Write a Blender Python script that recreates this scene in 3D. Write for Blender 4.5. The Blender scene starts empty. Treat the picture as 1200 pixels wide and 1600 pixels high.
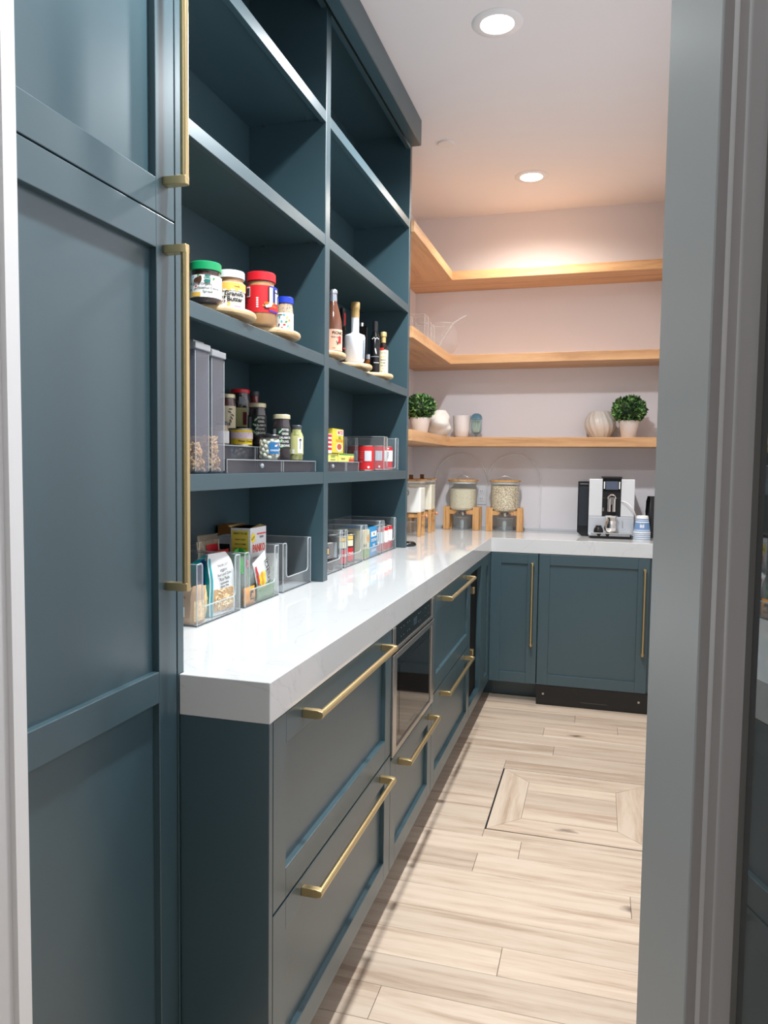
import bpy, bmesh, math, random
from math import pi, sin, cos, atan2, radians, sqrt
from mathutils import Vector, Matrix
random.seed(7)
S = bpy.context.scene
C = S.collection

# ------------------------------------------------------------------ camera
cam_d = bpy.data.cameras.new('camera'); cam = bpy.data.objects.new('camera', cam_d); C.objects.link(cam)
cam_d.sensor_fit = 'VERTICAL'; cam_d.sensor_height = 36; cam_d.sensor_width = 27
cam_d.lens = 1170.58 / 1600 * 36; cam_d.clip_start = 0.02; cam_d.clip_end = 50
CAM = Vector((0.56, 0.0, 1.31))
yaw, pitch, roll = 0.277981, 0.0630027, 0.0121086
_f = Vector((-sin(yaw), cos(yaw), 0)); _r = Vector((cos(yaw), sin(yaw), 0)); _u = Vector((0, 0, 1))
_f2 = cos(pitch) * _f - sin(pitch) * _u; _u2 = cos(pitch) * _u + sin(pitch) * _f
_r3 = cos(roll) * _r + sin(roll) * _u2; _u3 = cos(roll) * _u2 - sin(roll) * _r
cam.matrix_world = Matrix(((_r3.x, _u3.x, -_f2.x, CAM.x), (_r3.y, _u3.y, -_f2.y, CAM.y), (_r3.z, _u3.z, -_f2.z, CAM.z), (0, 0, 0, 1)))
S.camera = cam

# ------------------------------------------------------------------ world, lights, exposure
w = bpy.data.worlds.new('world'); S.world = w; w.use_nodes = True
w.node_tree.nodes['Background'].inputs[0].default_value = (0.9, 0.93, 1, 1)
w.node_tree.nodes['Background'].inputs[1].default_value = 0.3
S.view_settings.view_transform = 'Standard'; S.view_settings.look = 'None'
S.cycles.transparent_max_bounces = 32
S.view_settings.gamma = 1; S.view_settings.use_curve_mapping = False
S.view_settings.exposure = 0.5
CEIL = 2.864
COOL = (0.93, 0.97, 1.0); WARM = (1.0, 0.91, 0.80)
# (x, y, watts, colour) of the recessed ceiling lamps; the last three are outside the frame
LAMPS = [(0.172, 2.735, 108, COOL), (0.168, 4.18, 44, WARM), (0.172, 1.29, 118, COOL), (0.172, -0.35, 9, COOL), (0.2, -1.6, 8, COOL)]

# ------------------------------------------------------------------ materials
MC = {}
def lin(c):
    return tuple(((v / 255) / 12.92 if v <= 10 else (((v / 255) + .055) / 1.055) ** 2.4) for v in c)
def mat(name, col, rough=.5, metal=0, spec=.5, coat=0, emit=None, bump=0, bscale=200, trans=0, alpha=1, aniso=0):
    if name in MC: return MC[name]
    m = bpy.data.materials.new(name); m.use_nodes = True; nt = m.node_tree; b = nt.nodes['Principled BSDF']
    b.inputs['Base Color'].default_value = (*lin(col), 1); b.inputs['Roughness'].default_value = rough
    b.inputs['Metallic'].default_value = metal; b.inputs['Specular IOR Level'].default_value = spec
    b.inputs['Coat Weight'].default_value = coat; b.inputs['Coat Roughness'].default_value = .08
    b.inputs['Transmission Weight'].default_value = trans; b.inputs['Alpha'].default_value = alpha
    if emit: b.inputs['Emission Color'].default_value = (*emit[0], 1); b.inputs['Emission Strength'].default_value = emit[1]
    tc = nt.nodes.new('ShaderNodeTexCoord'); n = nt.nodes.new('ShaderNodeTexNoise'); n.inputs['Scale'].default_value = bscale
    nt.links.new(tc.outputs['Object'], n.inputs['Vector'])
    if bump:
        bp = nt.nodes.new('ShaderNodeBump'); bp.inputs['Strength'].default_value = bump; bp.inputs['Distance'].default_value = .002
        nt.links.new(n.outputs['Fac'], bp.inputs['Height']); nt.links.new(bp.outputs['Normal'], b.inputs['Normal'])
    else:   # slight unevenness of the finish
        r = nt.nodes.new('ShaderNodeMapRange'); r.inputs['To Min'].default_value = max(rough - .006, 0.0); r.inputs['To Max'].default_value = min(rough + .006, 1)
        n.inputs['Scale'].default_value = 12
        nt.links.new(n.outputs['Fac'], r.inputs['Value']); nt.links.new(r.outputs['Result'], b.inputs['Roughness'])
    MC[name] = m; return m
def clear(name, tint=(245, 250, 250), refl=.9, body=0.0, rough=.02, ior=1.45, bodycol=(255, 255, 255)):
    """thin clear plastic or glass: see-through with fresnel reflections and a little milky body"""
    if name in MC: return MC[name]
    m = bpy.data.materials.new(name); m.use_nodes = True; nt = m.node_tree; nt.nodes.clear()
    o = nt.nodes.new('ShaderNodeOutputMaterial'); t = nt.nodes.new('ShaderNodeBsdfTransparent'); g = nt.nodes.new('ShaderNodeBsdfGlossy')
    f = nt.nodes.new('ShaderNodeFresnel'); mx = nt.nodes.new('ShaderNodeMixShader'); f.inputs['IOR'].default_value = ior
    t.inputs['Color'].default_value = (*lin(tint), 1); g.inputs['Roughness'].default_value = rough
    g.inputs['Color'].default_value = (refl, refl, refl, 1)
    ge = nt.nodes.new('ShaderNodeNewGeometry'); iv = nt.nodes.new('ShaderNodeMath'); iv.operation = 'SUBTRACT'; iv.inputs[0].default_value = 1
    nt.links.new(ge.outputs['Backfacing'], iv.inputs[1]); ml = nt.nodes.new('ShaderNodeMath'); ml.operation = 'MULTIPLY'
    nt.links.new(f.outputs[0], ml.inputs[0]); nt.links.new(iv.outputs[0], ml.inputs[1])
    nt.links.new(ml.outputs[0], mx.inputs[0]); nt.links.new(g.outputs[0], mx.inputs[2])
    if body:
        d = nt.nodes.new('ShaderNodeBsdfDiffuse'); d.inputs['Color'].default_value = (*lin(bodycol), 1)
        m2 = nt.nodes.new('ShaderNodeMixShader'); m2.inputs[0].default_value = body
        nt.links.new(t.outputs[0], m2.inputs[1]); nt.links.new(d.outputs[0], m2.inputs[2]); nt.links.new(m2.outputs[0], mx.inputs[1])
    else: nt.links.new(t.outputs[0], mx.inputs[1])
    nt.links.new(mx.outputs[0], o.inputs[0]); MC[name] = m; return m
def wood(name, cols, axis=0, rough=.45, knots=0, scale=1.0, vary=.12, stretch=14):
    """plain-sawn wood grain running along one axis, every board with its own offset and tone"""
    if name in MC: return MC[name]
    m = bpy.data.materials.new(name); m.use_nodes = True; nt = m.node_tree; b = nt.nodes['Principled BSDF']; N = nt.nodes.new; L = nt.links.new
    tc = N('ShaderNodeTexCoord'); oi = N('ShaderNodeObjectInfo'); mp = N('ShaderNodeMapping')
    sc = [stretch * scale] * 3; sc[axis] = 1.3 * scale; mp.inputs['Scale'].default_value = sc
    off = N('ShaderNodeVectorMath'); off.operation = 'SCALE'; off.inputs[0].default_value = (37, 91, 53); L(oi.outputs['Random'], off.inputs['Scale'])
    ad = N('ShaderNodeVectorMath'); ad.operation = 'ADD'; L(tc.outputs['Object'], ad.inputs[0]); L(off.outputs[0], ad.inputs[1]); L(ad.outputs[0], mp.inputs['Vector'])
    n1 = N('ShaderNodeTexNoise'); n1.inputs['Scale'].default_value = 1; n1.inputs['Detail'].default_value = 9; n1.inputs['Roughness'].default_value = .62; n1.inputs['Distortion'].default_value = .9
    L(mp.outputs[0], n1.inputs['Vector'])
    wv = N('ShaderNodeTexWave'); wv.wave_type = 'RINGS'; wv.rings_direction = 'XYZ'[axis]; wv.inputs['Scale'].default_value = .55; wv.inputs['Distortion'].default_value = 5; wv.inputs['Detail'].default_value = 2; wv.inputs['Detail Scale'].default_value = .8
    L(mp.outputs[0], wv.inputs['Vector'])
    n2 = N('ShaderNodeTexNoise'); n2.inputs['Scale'].default_value = 9; n2.inputs['Detail'].default_value = 4; L(mp.outputs[0], n2.inputs['Vector'])
    a = N('ShaderNodeMath'); a.operation = 'MULTIPLY_ADD'; L(wv.outputs['Fac'], a.inputs[0]); a.inputs[1].default_value = .10
    L(n1.outputs['Fac'], a.inputs[2])
    a2 = N('ShaderNodeMath'); a2.operation = 'MULTIPLY_ADD'; L(n2.outputs['Fac'], a2.inputs[0]); a2.inputs[1].default_value = .26; L(a.outputs[0], a2.inputs[2])
    cr = N('ShaderNodeValToRGB'); e = cr.color_ramp.elements
    e[0].position = .50; e[0].color = (*lin(cols[0]), 1); e[1].position = .78; e[1].color = (*lin(cols[2]), 1)
    x = cr.color_ramp.elements.new(.63); x.color = (*lin(cols[1]), 1); L(a2.outputs[0], cr.inputs[0])
    hs = N('ShaderNodeHueSaturation'); r1 = N('ShaderNodeMapRange'); L(oi.outputs['Random'], r1.inputs['Value']); r1.inputs['To Min'].default_value = 1 - vary; r1.inputs['To Max'].default_value = 1 + vary * .6
    L(r1.outputs[0], hs.inputs['Value']); L(cr.outputs[0], hs.inputs['Color']); out = hs.outputs[0]
    if knots:
        mk = N('ShaderNodeMapping'); ks = [7.5] * 3; ks[axis] = 3.4; mk.inputs['Scale'].default_value = ks; L(ad.outputs[0], mk.inputs['Vector'])
        nd = N('ShaderNodeTexNoise'); nd.inputs['Scale'].default_value = 5; L(mk.outputs[0], nd.inputs['Vector'])
        mm = N('ShaderNodeMix'); mm.data_type = 'VECTOR'; mm.inputs[0].default_value = .16; L(mk.outputs[0], mm.inputs[4]); L(nd.outputs['Color'], mm.inputs[5])
        vo = N('ShaderNodeTexVoronoi'); vo.inputs['Scale'].default_value = 1.0; L(mm.outputs[1], vo.inputs['Vector'])
        kr = N('ShaderNodeValToRGB'); k = kr.color_ramp.elements; k[0].position = .03; k[0].color = (1, 1, 1, 1); k[1].position = .13; k[1].color = (0, 0, 0, 1); L(vo.outputs['Distance'], kr.inputs[0])
        sep = N('ShaderNodeSeparateColor'); L(vo.outputs['Color'], sep.inputs[0]); gt = N('ShaderNodeMath'); gt.operation = 'GREATER_THAN'; gt.inputs[1].default_value = 1 - knots; L(sep.outputs[0], gt.inputs[0])
        ml = N('ShaderNodeMath'); ml.operation = 'MULTIPLY'; L(kr.outputs[0], ml.inputs[0]); L(gt.outputs[0], ml.inputs[1])
        m3 = N('ShaderNodeMix'); m3.data_type = 'RGBA'; L(ml.outputs[0], m3.inputs[0]); L(out, m3.inputs[6]); m3.inputs[7].default_value = (*lin((112, 92, 78)), 1); out = m3.outputs[2]
    L(out, b.inputs['Base Color']); b.inputs['Roughness'].default_value = rough
    bp = N('ShaderNodeBump'); bp.inputs['Strength'].default_value = .12; bp.inputs['Distance'].default_value = .001; L(n2.outputs['Fac'], bp.inputs['Height']); L(bp.outputs[0], b.inputs['Normal'])
    MC[name] = m; return m
def speckle(name, c1, c2, scale=400, rough=.7, lo=.4, hi=.6, kind='NOISE'):
    if name in MC: return MC[name]
    m = bpy.data.materials.new(name); m.use_nodes = True; nt = m.node_tree; b = nt.nodes['Principled BSDF']; N = nt.nodes.new; L = nt.links.new
    tc = N('ShaderNodeTexCoord'); cr = N('ShaderNodeValToRGB'); e = cr.color_ramp.elements
    e[0].position = lo; e[0].color = (*lin(c1), 1); e[1].position = hi; e[1].color = (*lin(c2), 1)
    if kind == 'NOISE':
        n = N('ShaderNodeTexNoise'); n.inputs['Scale'].default_value = scale; n.inputs['Detail'].default_value = 3; L(tc.outputs['Object'], n.inputs['Vector']); L(n.outputs['Fac'], cr.inputs[0]); hgt = n.outputs['Fac']
    else:
        n = N('ShaderNodeTexVoronoi'); n.inputs['Scale'].default_value = scale; L(tc.outputs['Object'], n.inputs['Vector']); L(n.outputs['Distance'], cr.inputs[0]); hgt = n.outputs['Distance']
    bp = N('ShaderNodeBump'); bp.inputs['Strength'].default_value = .35; bp.inputs['Distance'].default_value = .002; L(hgt, bp.inputs['Height']); L(bp.outputs[0], b.inputs['Normal'])
    L(cr.outputs[0], b.inputs['Base Color']); b.inputs['Roughness'].default_value = rough; MC[name] = m; return m
def quartz():
    m = bpy.data.materials.new('white_quartz'); m.use_nodes = True; nt = m.node_tree; b = nt.nodes['Principled BSDF']; N = nt.nodes.new; L = nt.links.new
    tc = N('ShaderNodeTexCoord'); n = N('ShaderNodeTexNoise'); n.inputs['Scale'].default_value = 1.7; n.inputs['Detail'].default_value = 6; n.inputs['Distortion'].default_value = 1.6; L(tc.outputs['Object'], n.inputs['Vector'])
    s = N('ShaderNodeMath'); s.operation = 'SUBTRACT'; s.inputs[1].default_value = .5; L(n.outputs['Fac'], s.inputs[0]); a = N('ShaderNodeMath'); a.operation = 'ABSOLUTE'; L(s.outputs[0], a.inputs[0])
    cr = N('ShaderNodeValToRGB'); e = cr.color_ramp.elements; e[0].position = 0; e[0].color = (*lin((200, 200, 200)), 1); e[1].position = .005; e[1].color = (*lin((209, 211, 211)), 1); L(a.outputs[0], cr.inputs[0])
    L(cr.outputs[0], b.inputs['Base Color']); b.inputs['Roughness'].default_value = .03; b.inputs['Specular IOR Level'].default_value = .6
    return m
TEAL = mat('teal_satin_paint', (56, 80, 88), .34, spec=.75)
TEALD = TEAL
WALLM = mat('pale_woven_wall', (230, 226, 229), .85, bump=.12, bscale=350)
CEILM = mat('matt_ceiling_paint', (232, 229, 231), .9)
WHITE = mat('white_trim_paint', (212, 212, 212), .5)
GREYP = mat('grey_door_paint', (156, 159, 158), .38)
GREYD = mat('darkened_bead_drop', (120, 118, 114), .4)
BRASS = mat('brushed_brass', (205, 184, 138), .36, metal=1)
QUARTZ = quartz()
OAK = wood('honey_oak_x', [(174, 130, 88), (194, 148, 103), (206, 162, 118)], 0, .42, vary=.04)
OAKY = wood('honey_oak_y', [(174, 130, 88), (194, 148, 103), (206, 162, 118)], 1, .42, vary=.04)
PLANK = wood('pale_oak_floor_x', [(182, 159, 138), (203, 182, 161), (214, 196, 176)], 0, .36, knots=.26, vary=.13)
PLANKY = wood('pale_oak_floor_y', [(176, 152, 129), (199, 177, 155), (214, 196, 176)], 1, .36, knots=.2, vary=.08)
BAMBOO = wood('bamboo', [(178, 126, 72), (205, 152, 94), (218, 170, 114)], 2, .4, scale=3, vary=.05)
PALEWD = wood('pale_turntable_wood', [(188, 154, 110), (208, 176, 132), (218, 188, 146)], 1, .45, scale=2, vary=.03)
STEEL = mat('brushed_steel', (196, 194, 190), .28, metal=1)
CHROME = mat('chrome', (225, 222, 218), .08, metal=1)
BLACKG = mat('black_glass', (8, 9, 10), .04, spec=.6)
OVENG = mat('oven_glass', (10, 10, 11), .03, spec=.5)
BLACK = mat('black_plastic', (16, 17, 18), .35)
DARKT = mat('dark_teal_inside', (30, 44, 52), .5)
DARKGAP = mat('dark_gap', (14, 16, 17), .9)
ACRYL = clear('clear_acrylic', (249, 251, 252), ior=1.42, body=.05)
RIM = clear('polished_acrylic_edge', (238, 243, 244), ior=1.6, body=.38, bodycol=(225, 232, 234))
EDGED = clear('dark_acrylic_edge', (90, 100, 108), ior=1.5, body=.5, bodycol=(110, 120, 128))
GLASS = clear('clear_glass', (251, 253, 253), ior=1.5, body=.02)
SMOKE = clear('smoked_acrylic', (205, 207, 212), ior=1.5, body=.14, bodycol=(150, 150, 158))

# ------------------------------------------------------------------ mesh helpers
class MB:
    def __init__(s, off=(0, 0, 0)): s.v = []; s.f = []; s.o = off
    def add(s, vs, fs):
        n = len(s.v); s.v += [tuple(v) for v in vs]; s.f += [tuple(i + n for i in f) for f in fs]; return s
    def box(s, x0, x1, y0, y1, z0, z1):
        return s.add([(x0, y0, z0), (x1, y0, z0), (x1, y1, z0), (x0, y1, z0), (x0, y0, z1), (x1, y0, z1), (x1, y1, z1), (x0, y1, z1)],
                     [(0, 3, 2, 1), (4, 5, 6, 7), (0, 1, 5, 4), (1, 2, 6, 5), (2, 3, 7, 6), (3, 0, 4, 7)])
    def prism(s, pts, a, b, axis=2):
        """extrude a 2-D outline along an axis; the outline uses the other two axes in order"""
        def P(p, t): return (t, p[0], p[1]) if axis == 0 else ((p[0], t, p[1]) if axis == 1 else (p[0], p[1], t))
        n = len(pts)
        return s.add([P(p, a) for p in pts] + [P(p, b) for p in pts],
                     [tuple(range(n))[::-1], tuple(range(n, 2 * n))] + [(i, (i + 1) % n, (i + 1) % n + n, i + n) for i in range(n)])
    def lathe(s, prof, c=(0, 0), seg=32, warp=None, sx=1, sy=1):
        n = len(s.v); vs = []; k = len(prof)
        for i in range(seg):
            a = 2 * pi * i / seg
            for r, z in prof:
                if warp: r, z = warp(r, z, a)
                vs.append((c[0] + sx * r * cos(a), c[1] + sy * r * sin(a), z))
        fs = []
        for i in range(seg):
            j = (i + 1) % seg
            for q in range(k - 1): fs.append((i * k + q, j * k + q, j * k + q + 1, i * k + q + 1))
        fs.append(tuple(i * k for i in range(seg))[::-1]); fs.append(tuple(i * k + k - 1 for i in range(seg)))
        return s.add(vs, fs)
    def tube(s, pts, r, seg=8, close=False, cap=True):
        pts = [Vector(p) for p in pts]; n = len(pts); vs = []; fs = []; up = None
        for i, p in enumerate(pts):
            if close: t = (pts[(i + 1) % n] - pts[i - 1]).normalized()
            else: t = (pts[min(i + 1, n - 1)] - pts[max(i - 1, 0)]).normalized()
            if up is None: up = t.orthogonal().normalized()
            up = (up - t * up.dot(t)).normalized(); q = t.cross(up)
            rr = r[i] if isinstance(r, (list, tuple)) else r
            for k in range(seg):
                a = 2 * pi * k / seg; vs.append(p + rr * (cos(a) * up + sin(a) * q))
        for i in range(n if close else n - 1):
            j = (i + 1) % n
            for k in range(seg): l = (k + 1) % seg; fs.append((i * seg + k, i * seg + l, j * seg + l, j * seg + k))
        if not close and cap: fs.append(tuple(range(seg))[::-1]); fs.append(tuple((n - 1) * seg + k for k in range(seg)))
        return s.add(vs, fs)
    def sphere(s, c, r, seg=12, sc=(1, 1, 1)):
        rings = seg // 2; prof = []
        vs = []; fs = []
        for i in range(1, rings):
            th = pi * i / rings
            for k in range(seg): a = 2 * pi * k / seg; vs.append((c[0] + r * sc[0] * sin(th) * cos(a), c[1] + r * sc[1] * sin(th) * sin(a), c[2] + r * sc[2] * cos(th)))
        n = len(vs); vs += [(c[0], c[1], c[2] + r * sc[2]), (c[0], c[1], c[2] - r * sc[2])]
        for i in range(rings - 2):
            for k in range(seg): l = (k + 1) % seg; fs.append((i * seg + k, (i + 1) * seg + k, (i + 1) * seg + l, i * seg + l))
        for k in range(seg):
            l = (k + 1) % seg; fs.append((n, k, l)); fs.append((n + 1, (rings - 2) * seg + l, (rings - 2) * seg + k))
        return s.add(vs, fs)
    def loft(s, secs, caps=True):
        n = len(secs[0]); vs = [p for q in secs for p in q]; fs = []
        for i in range(len(secs) - 1):
            for k in range(n): l = (k + 1) % n; fs.append((i * n + k, i * n + l, (i + 1) * n + l, (i + 1) * n + k))
        if caps: fs.append(tuple(range(n))[::-1]); fs.append(tuple((len(secs) - 1) * n + k for k in range(n)))
        return s.add(vs, fs)
    def build(s, name, m, parent=None, smooth=None, bevel=0, kind=None, solid=0):
        me = bpy.data.meshes.new(name); o = s.o
        me.from_pydata([(v[0] - o[0], v[1] - o[1], v[2] - o[2]) for v in s.v], [], s.f); me.update()
        bm = bmesh.new(); bm.from_mesh(me); bmesh.ops.recalc_face_normals(bm, faces=bm.faces); bm.to_mesh(me); bm.free()
        me.materials.append(m)
        if smooth is not None:
            for p in me.polygons: p.use_smooth = True
            me.set_sharp_from_angle(angle=radians(smooth))
        ob = bpy.data.objects.new(name, me); C.objects.link(ob); ob.parent = parent
        if bevel:
            b = ob.modifiers.new('bevel', 'BEVEL'); b.width = bevel; b.segments = 2; b.limit_method = 'ANGLE'; b.angle_limit = radians(40)
        if solid:
            b = ob.modifiers.new('solid', 'SOLIDIFY'); b.thickness = solid; b.offset = 0
        if kind: ob['kind'] = kind
        return ob
def tag(o, label, cat, group=None, kind=None):
    if label: o['label'] = label
    if cat: o['category'] = cat
    if group: o['group'] = group
    if kind: o['kind'] = kind
    return o
def thing(name, label, cat, loc=(0, 0, 0), rotz=0, group=None):
    o = bpy.data.objects.new(name, None); C.objects.link(o); o.location = loc; o.rotation_euler = (0, 0, rotz); o.empty_display_size = .05
    return tag(o, label, cat, group)
def struct(name, mb, m, label, **k):
    o = mb.build(name, m, **k); o['kind'] = 'structure'; o['label'] = label; o['category'] = name.split('_')[0]; return o
_tx = {}
def glyphs(s, bold=0.0, align='CENTER'):
    k = (s, bold, align)
    if k not in _tx:
        cu = bpy.data.curves.new('t', 'FONT'); cu.body = s; cu.size = 1; cu.align_x = align; cu.align_y = 'CENTER'; cu.offset = bold; cu.resolution_u = 2
        ob = bpy.data.objects.new('t', cu); C.objects.link(ob); dg = bpy.context.evaluated_depsgraph_get()
        me = bpy.data.meshes.new_from_object(ob.evaluated_get(dg))
        _tx[k] = ([tuple(v.co) for v in me.vertices], [tuple(p.vertices) for p in me.polygons])
        bpy.data.objects.remove(ob); bpy.data.curves.remove(cu); bpy.data.meshes.remove(me)
    return _tx[k]
def write(s, size, fn, m, parent, bold=.02, rot=0, cy=0, cz=0, sx=1, align='CENTER'):
    vs, fs = glyphs(s, bold, align); cr, sr = cos(rot), sin(rot); mb = MB()
    mb.add([fn(cy + size * (v[0] * sx * cr - v[1] * sr), cz + size * (v[0] * sx * sr + v[1] * cr)) for v in vs], fs)
    me = bpy.data.meshes.new('lettering'); me.from_pydata(mb.v, [], mb.f); me.materials.append(m)
    ob = bpy.data.objects.new('lettering', me); C.objects.link(ob); ob.parent = parent; return ob
def cyl_fn(r, z0, a0=0): return lambda u, v: ((r + .0006) * cos(a0 + u / r), (r + .0006) * sin(a0 + u / r), z0 + v)
def flat_fn(x, y0, z0): return lambda u, v: (x, y0 + u, z0 + v)          # face looking along +x
def side_fn(y, x0, z0): return lambda u, v: (x0 + u, y, z0 + v)          # face looking along -y
def face_cam(x, y): return atan2(CAM.y - y, CAM.x - x)
def arc_patch(r, a0, a1, z0, z1, n=10, fr=None):
    """a piece of thin paper wrapped on a cylinder"""
    mb = MB(); vs = []
    for rr in (r, r + .0004):
        for i in range(n + 1):
            a = a0 + (a1 - a0) * i / n; vs += [(rr * cos(a), rr * sin(a), z0), (rr * cos(a), rr * sin(a), z1)]
    k = 2 * (n + 1); fs = []
    for i in range(n):
        j = 2 * i; fs += [(j, j + 1, j + 3, j + 2), (k + j, k + j + 2, k + j + 3, k + j + 1), (j, j + 2, k + j + 2, k + j), (j + 1, k + j + 1, k + j + 3, j + 3)]
    fs += [(0, k, k + 1, 1), (2 * n, 2 * n + 1, k + 2 * n + 1, k + 2 * n)]
    return mb.add(vs, fs)

# ------------------------------------------------------------------ the setting
XL, XR, YB, YF = -0.6, 1.0, 4.744, -2.2
struct('wall_left', MB().box(XL - .1, XL, .6, YB, 0, CEIL), WALLM, 'pale woven-textured wall of the niche behind the left counter')
struct('wall_back', MB().box(XL - .1, XR + .1, YB, YB + .1, 0, CEIL), WALLM, 'pale pinkish grey wall behind the oak shelves and coffee machine')
struct('wall_right', MB().box(XR, XR + .1, YF, YB, 0, CEIL), WALLM, 'right wall hidden behind the grey glass door')
struct('wall_front', MB().box(XL - .1, XR + .1, YF - .1, YF, 0, CEIL), WALLM, 'wall behind the photographer')
struct('wall_entry', MB().box(XL - .1, -.156, YF, .60, 0, CEIL), WHITE, 'white wall end at the left edge of the picture')
struct('trim_2', MB().box(-.1855, -.156, .6005, .792, 0, CEIL), WHITE, 'flat white casing board at the left edge of the picture')
struct('trim_1', MB().prism([(-.156, .772), (-.150, .774), (-.150, .797), (-.153, .8), (-.1855, .8), (-.1855, .7925), (-.1555, .7925), (-.1555, .772)], 0, CEIL), mat('bright_white_trim', (230, 230, 230), .35), 'narrow white corner bead beside the tall teal cabinet')
struct('wall_doorway', MB().box(.775, XR, -.34, -.24, 0, CEIL), WHITE, 'white wall piece carrying the hinges of the glass door')
struct('ceiling', MB().box(XL - .1, XR + .1, YF - .1, YB + .1, CEIL, CEIL + .1), CEILM, 'smooth off-white ceiling with recessed lights')
FLOOR = struct('floor', MB().box(XL - .1, XR + .1, YF - .1, YB + .1, -.05, -.004), DARKGAP, 'pale oak plank floor running across the pantry')
# planks: rows across the room, joints where the photograph shows them
HX0, HX1, HY0, HY1 = .203, .79, 2.64, 3.207
pitch_ = .1197; y00 = 1.982
known = {-1: [.345], 2: [.69], 3: [-2, .203], 4: [.338], 12: [.397], 14: [.335], -3: [.071], 0: [-2], 1: [-2], 5: [.203, .79], 10: [.203, .79], 13: [-2], 11: [-2], -2: [.9]}
rr = random.Random(5)
def plank(x0, x1, y0, y1):
    g = .0006
    x0 += g; x1 -= g; y0 += g; y1 -= g
    if x1 - x0 < .01 or y1 - y0 < .01: return
    cx, cy = (x0 + x1) / 2, (y0 + y1) / 2; c = .0008
    mb = MB(); z0, z1 = -.0035, 0
    mb.add([(x0, y0, z0), (x1, y0, z0), (x1, y1, z0), (x0, y1, z0), (x0, y0, z1 - c), (x1, y0, z1 - c), (x1, y1, z1 - c), (x0, y1, z1 - c),
            (x0 + c, y0 + c, z1), (x1 - c, y0 + c, z1), (x1 - c, y1 - c, z1), (x0 + c, y1 - c, z1)],
           [(0, 3, 2, 1), (0, 1, 5, 4), (1, 2, 6, 5), (2, 3, 7, 6), (3, 0, 4, 7), (4, 5, 9, 8), (5, 6, 10, 9), (6, 7, 11, 10), (7, 4, 8, 11), (8, 9, 10, 11)])
    mb.o = (cx, cy, 0); o = mb.build('plank', PLANK, FLOOR); o.location = (cx, cy, 0)
for k in range(-35, 20):
    y0 = y00 + k * pitch_; y1 = y0 + pitch_
    if y0 > 4.32: break
    xa, xb = -.2, XR; js = known.get(k)
    if js is None: js = [rr.uniform(xa + .1, xb - .1)] if rr.random() < .75 else []
    js = [j for j in js if xa < j < xb]
    if y1 <= HY0 or y0 >= HY1:
        e = [xa] + sorted(js) + [xb]
        for a, b in zip(e, e[1:]): plank(a, b, y0, y1)
    else:
        plank(xa, HX0 - .003, y0, y1); plank(HX1 + .003, xb, y0, y1)
        if y0 < HY0: plank(HX0 - .003, HX1 + .003, y0, HY0 - .003)
        if y1 > HY1: plank(HX0 - .003, HX1 + .003, HY1 + .003, y1)
# floor hatch
h = thing('floor_hatch', 'rectangular floor hatch of mitred pale oak boards outlined by a dark groove', 'hatch', ((HX0 + HX1) / 2, (HY0 + HY1) / 2, -.0035))
ho = ((HX0 + HX1) / 2, (HY0 + HY1) / 2, -.0035)
bw = .117; g = .0012; ix0, ix1, iy0, iy1 = HX0 + bw, HX1 - bw - .01, HY0 + bw, HY1 - bw
def hb(pts, m): MB(ho).prism(pts, -.0035, -.0003).build('board', m, h)
a0, a1, b0, b1 = HX0 + .003, HX1 - .001, HY0 + .003, HY1 - .002
hb([(a0, b0), (a1, b0), (ix1, iy0 - g), (ix0, iy0 - g)], PLANK); hb([(a0, b1), (a1, b1), (ix1, iy1 + g), (ix0, iy1 + g)][::-1], PLANK)
hb([(a0 , b0 + g), (ix0 - g, iy0), (ix0 - g, iy1), (a0, b1 - g)], PLANKY); hb([(a1, b0 + g), (a1, b1 - g), (ix1 + g, iy1), (ix1 + g, iy0)], PLANKY)
for ya, yb in ((iy0, 2.887), (2.887, 3.007), (3.007, iy1)): hb([(ix0, ya + g / 2), (ix1, ya + g / 2), (ix1, yb - g / 2), (ix0, yb - g / 2)], PLANK)

# recessed ceiling lamps
LAMPM = mat('lit_lamp_lens', (255, 255, 255), .5, emit=((1, 1, 1), 9))
lab = ['round recessed ceiling light, the larger one nearest the top of the picture', 'round recessed ceiling light, the farther one near the back wall',
       'round recessed ceiling light above the tall cabinet', 'round recessed ceiling light above the doorway', 'round recessed ceiling light over the hall']
for (x, y, wt, col), lb in zip(LAMPS, lab):
    t = thing('recessed_light', lb, 'ceiling light', (x, y, CEIL), group='recessed ceiling lights')
    MB().lathe([(.056, -.001), (.060, -.006), (.086, -.004), (.090, -.0005)], seg=40).build('trim_ring', mat('lamp_trim', (232, 232, 234), .4), t, smooth=40)
    MB().lathe([(.001, -.0035), (.057, -.0035), (.057, -.0012), (.001, -.0012)], seg=32).build('lens', LAMPM, t)
    ld = bpy.data.lights.new('lamp_bulb', 'SPOT'); ld.energy = wt; ld.color = col; ld.spot_size = radians(165); ld.spot_blend = .9; ld.shadow_soft_size = .045
    lo = bpy.data.objects.new('lamp_bulb', ld); C.objects.link(lo); lo.location = (0, 0, -.06); lo.parent = t
o = MB((-.195, 3.66, CEIL)).lathe([(.001, CEIL - .008), (.04, CEIL - .008), (.043, CEIL - .004), (.043, CEIL)], (-.195, 3.66), 32).build('ceiling_disc', mat('white_plastic', (228, 225, 224), .4), smooth=40)
o.location = (-.195, 3.66, CEIL); tag(o, 'small flat round white cover plate on the ceiling', 'cover plate')

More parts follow.
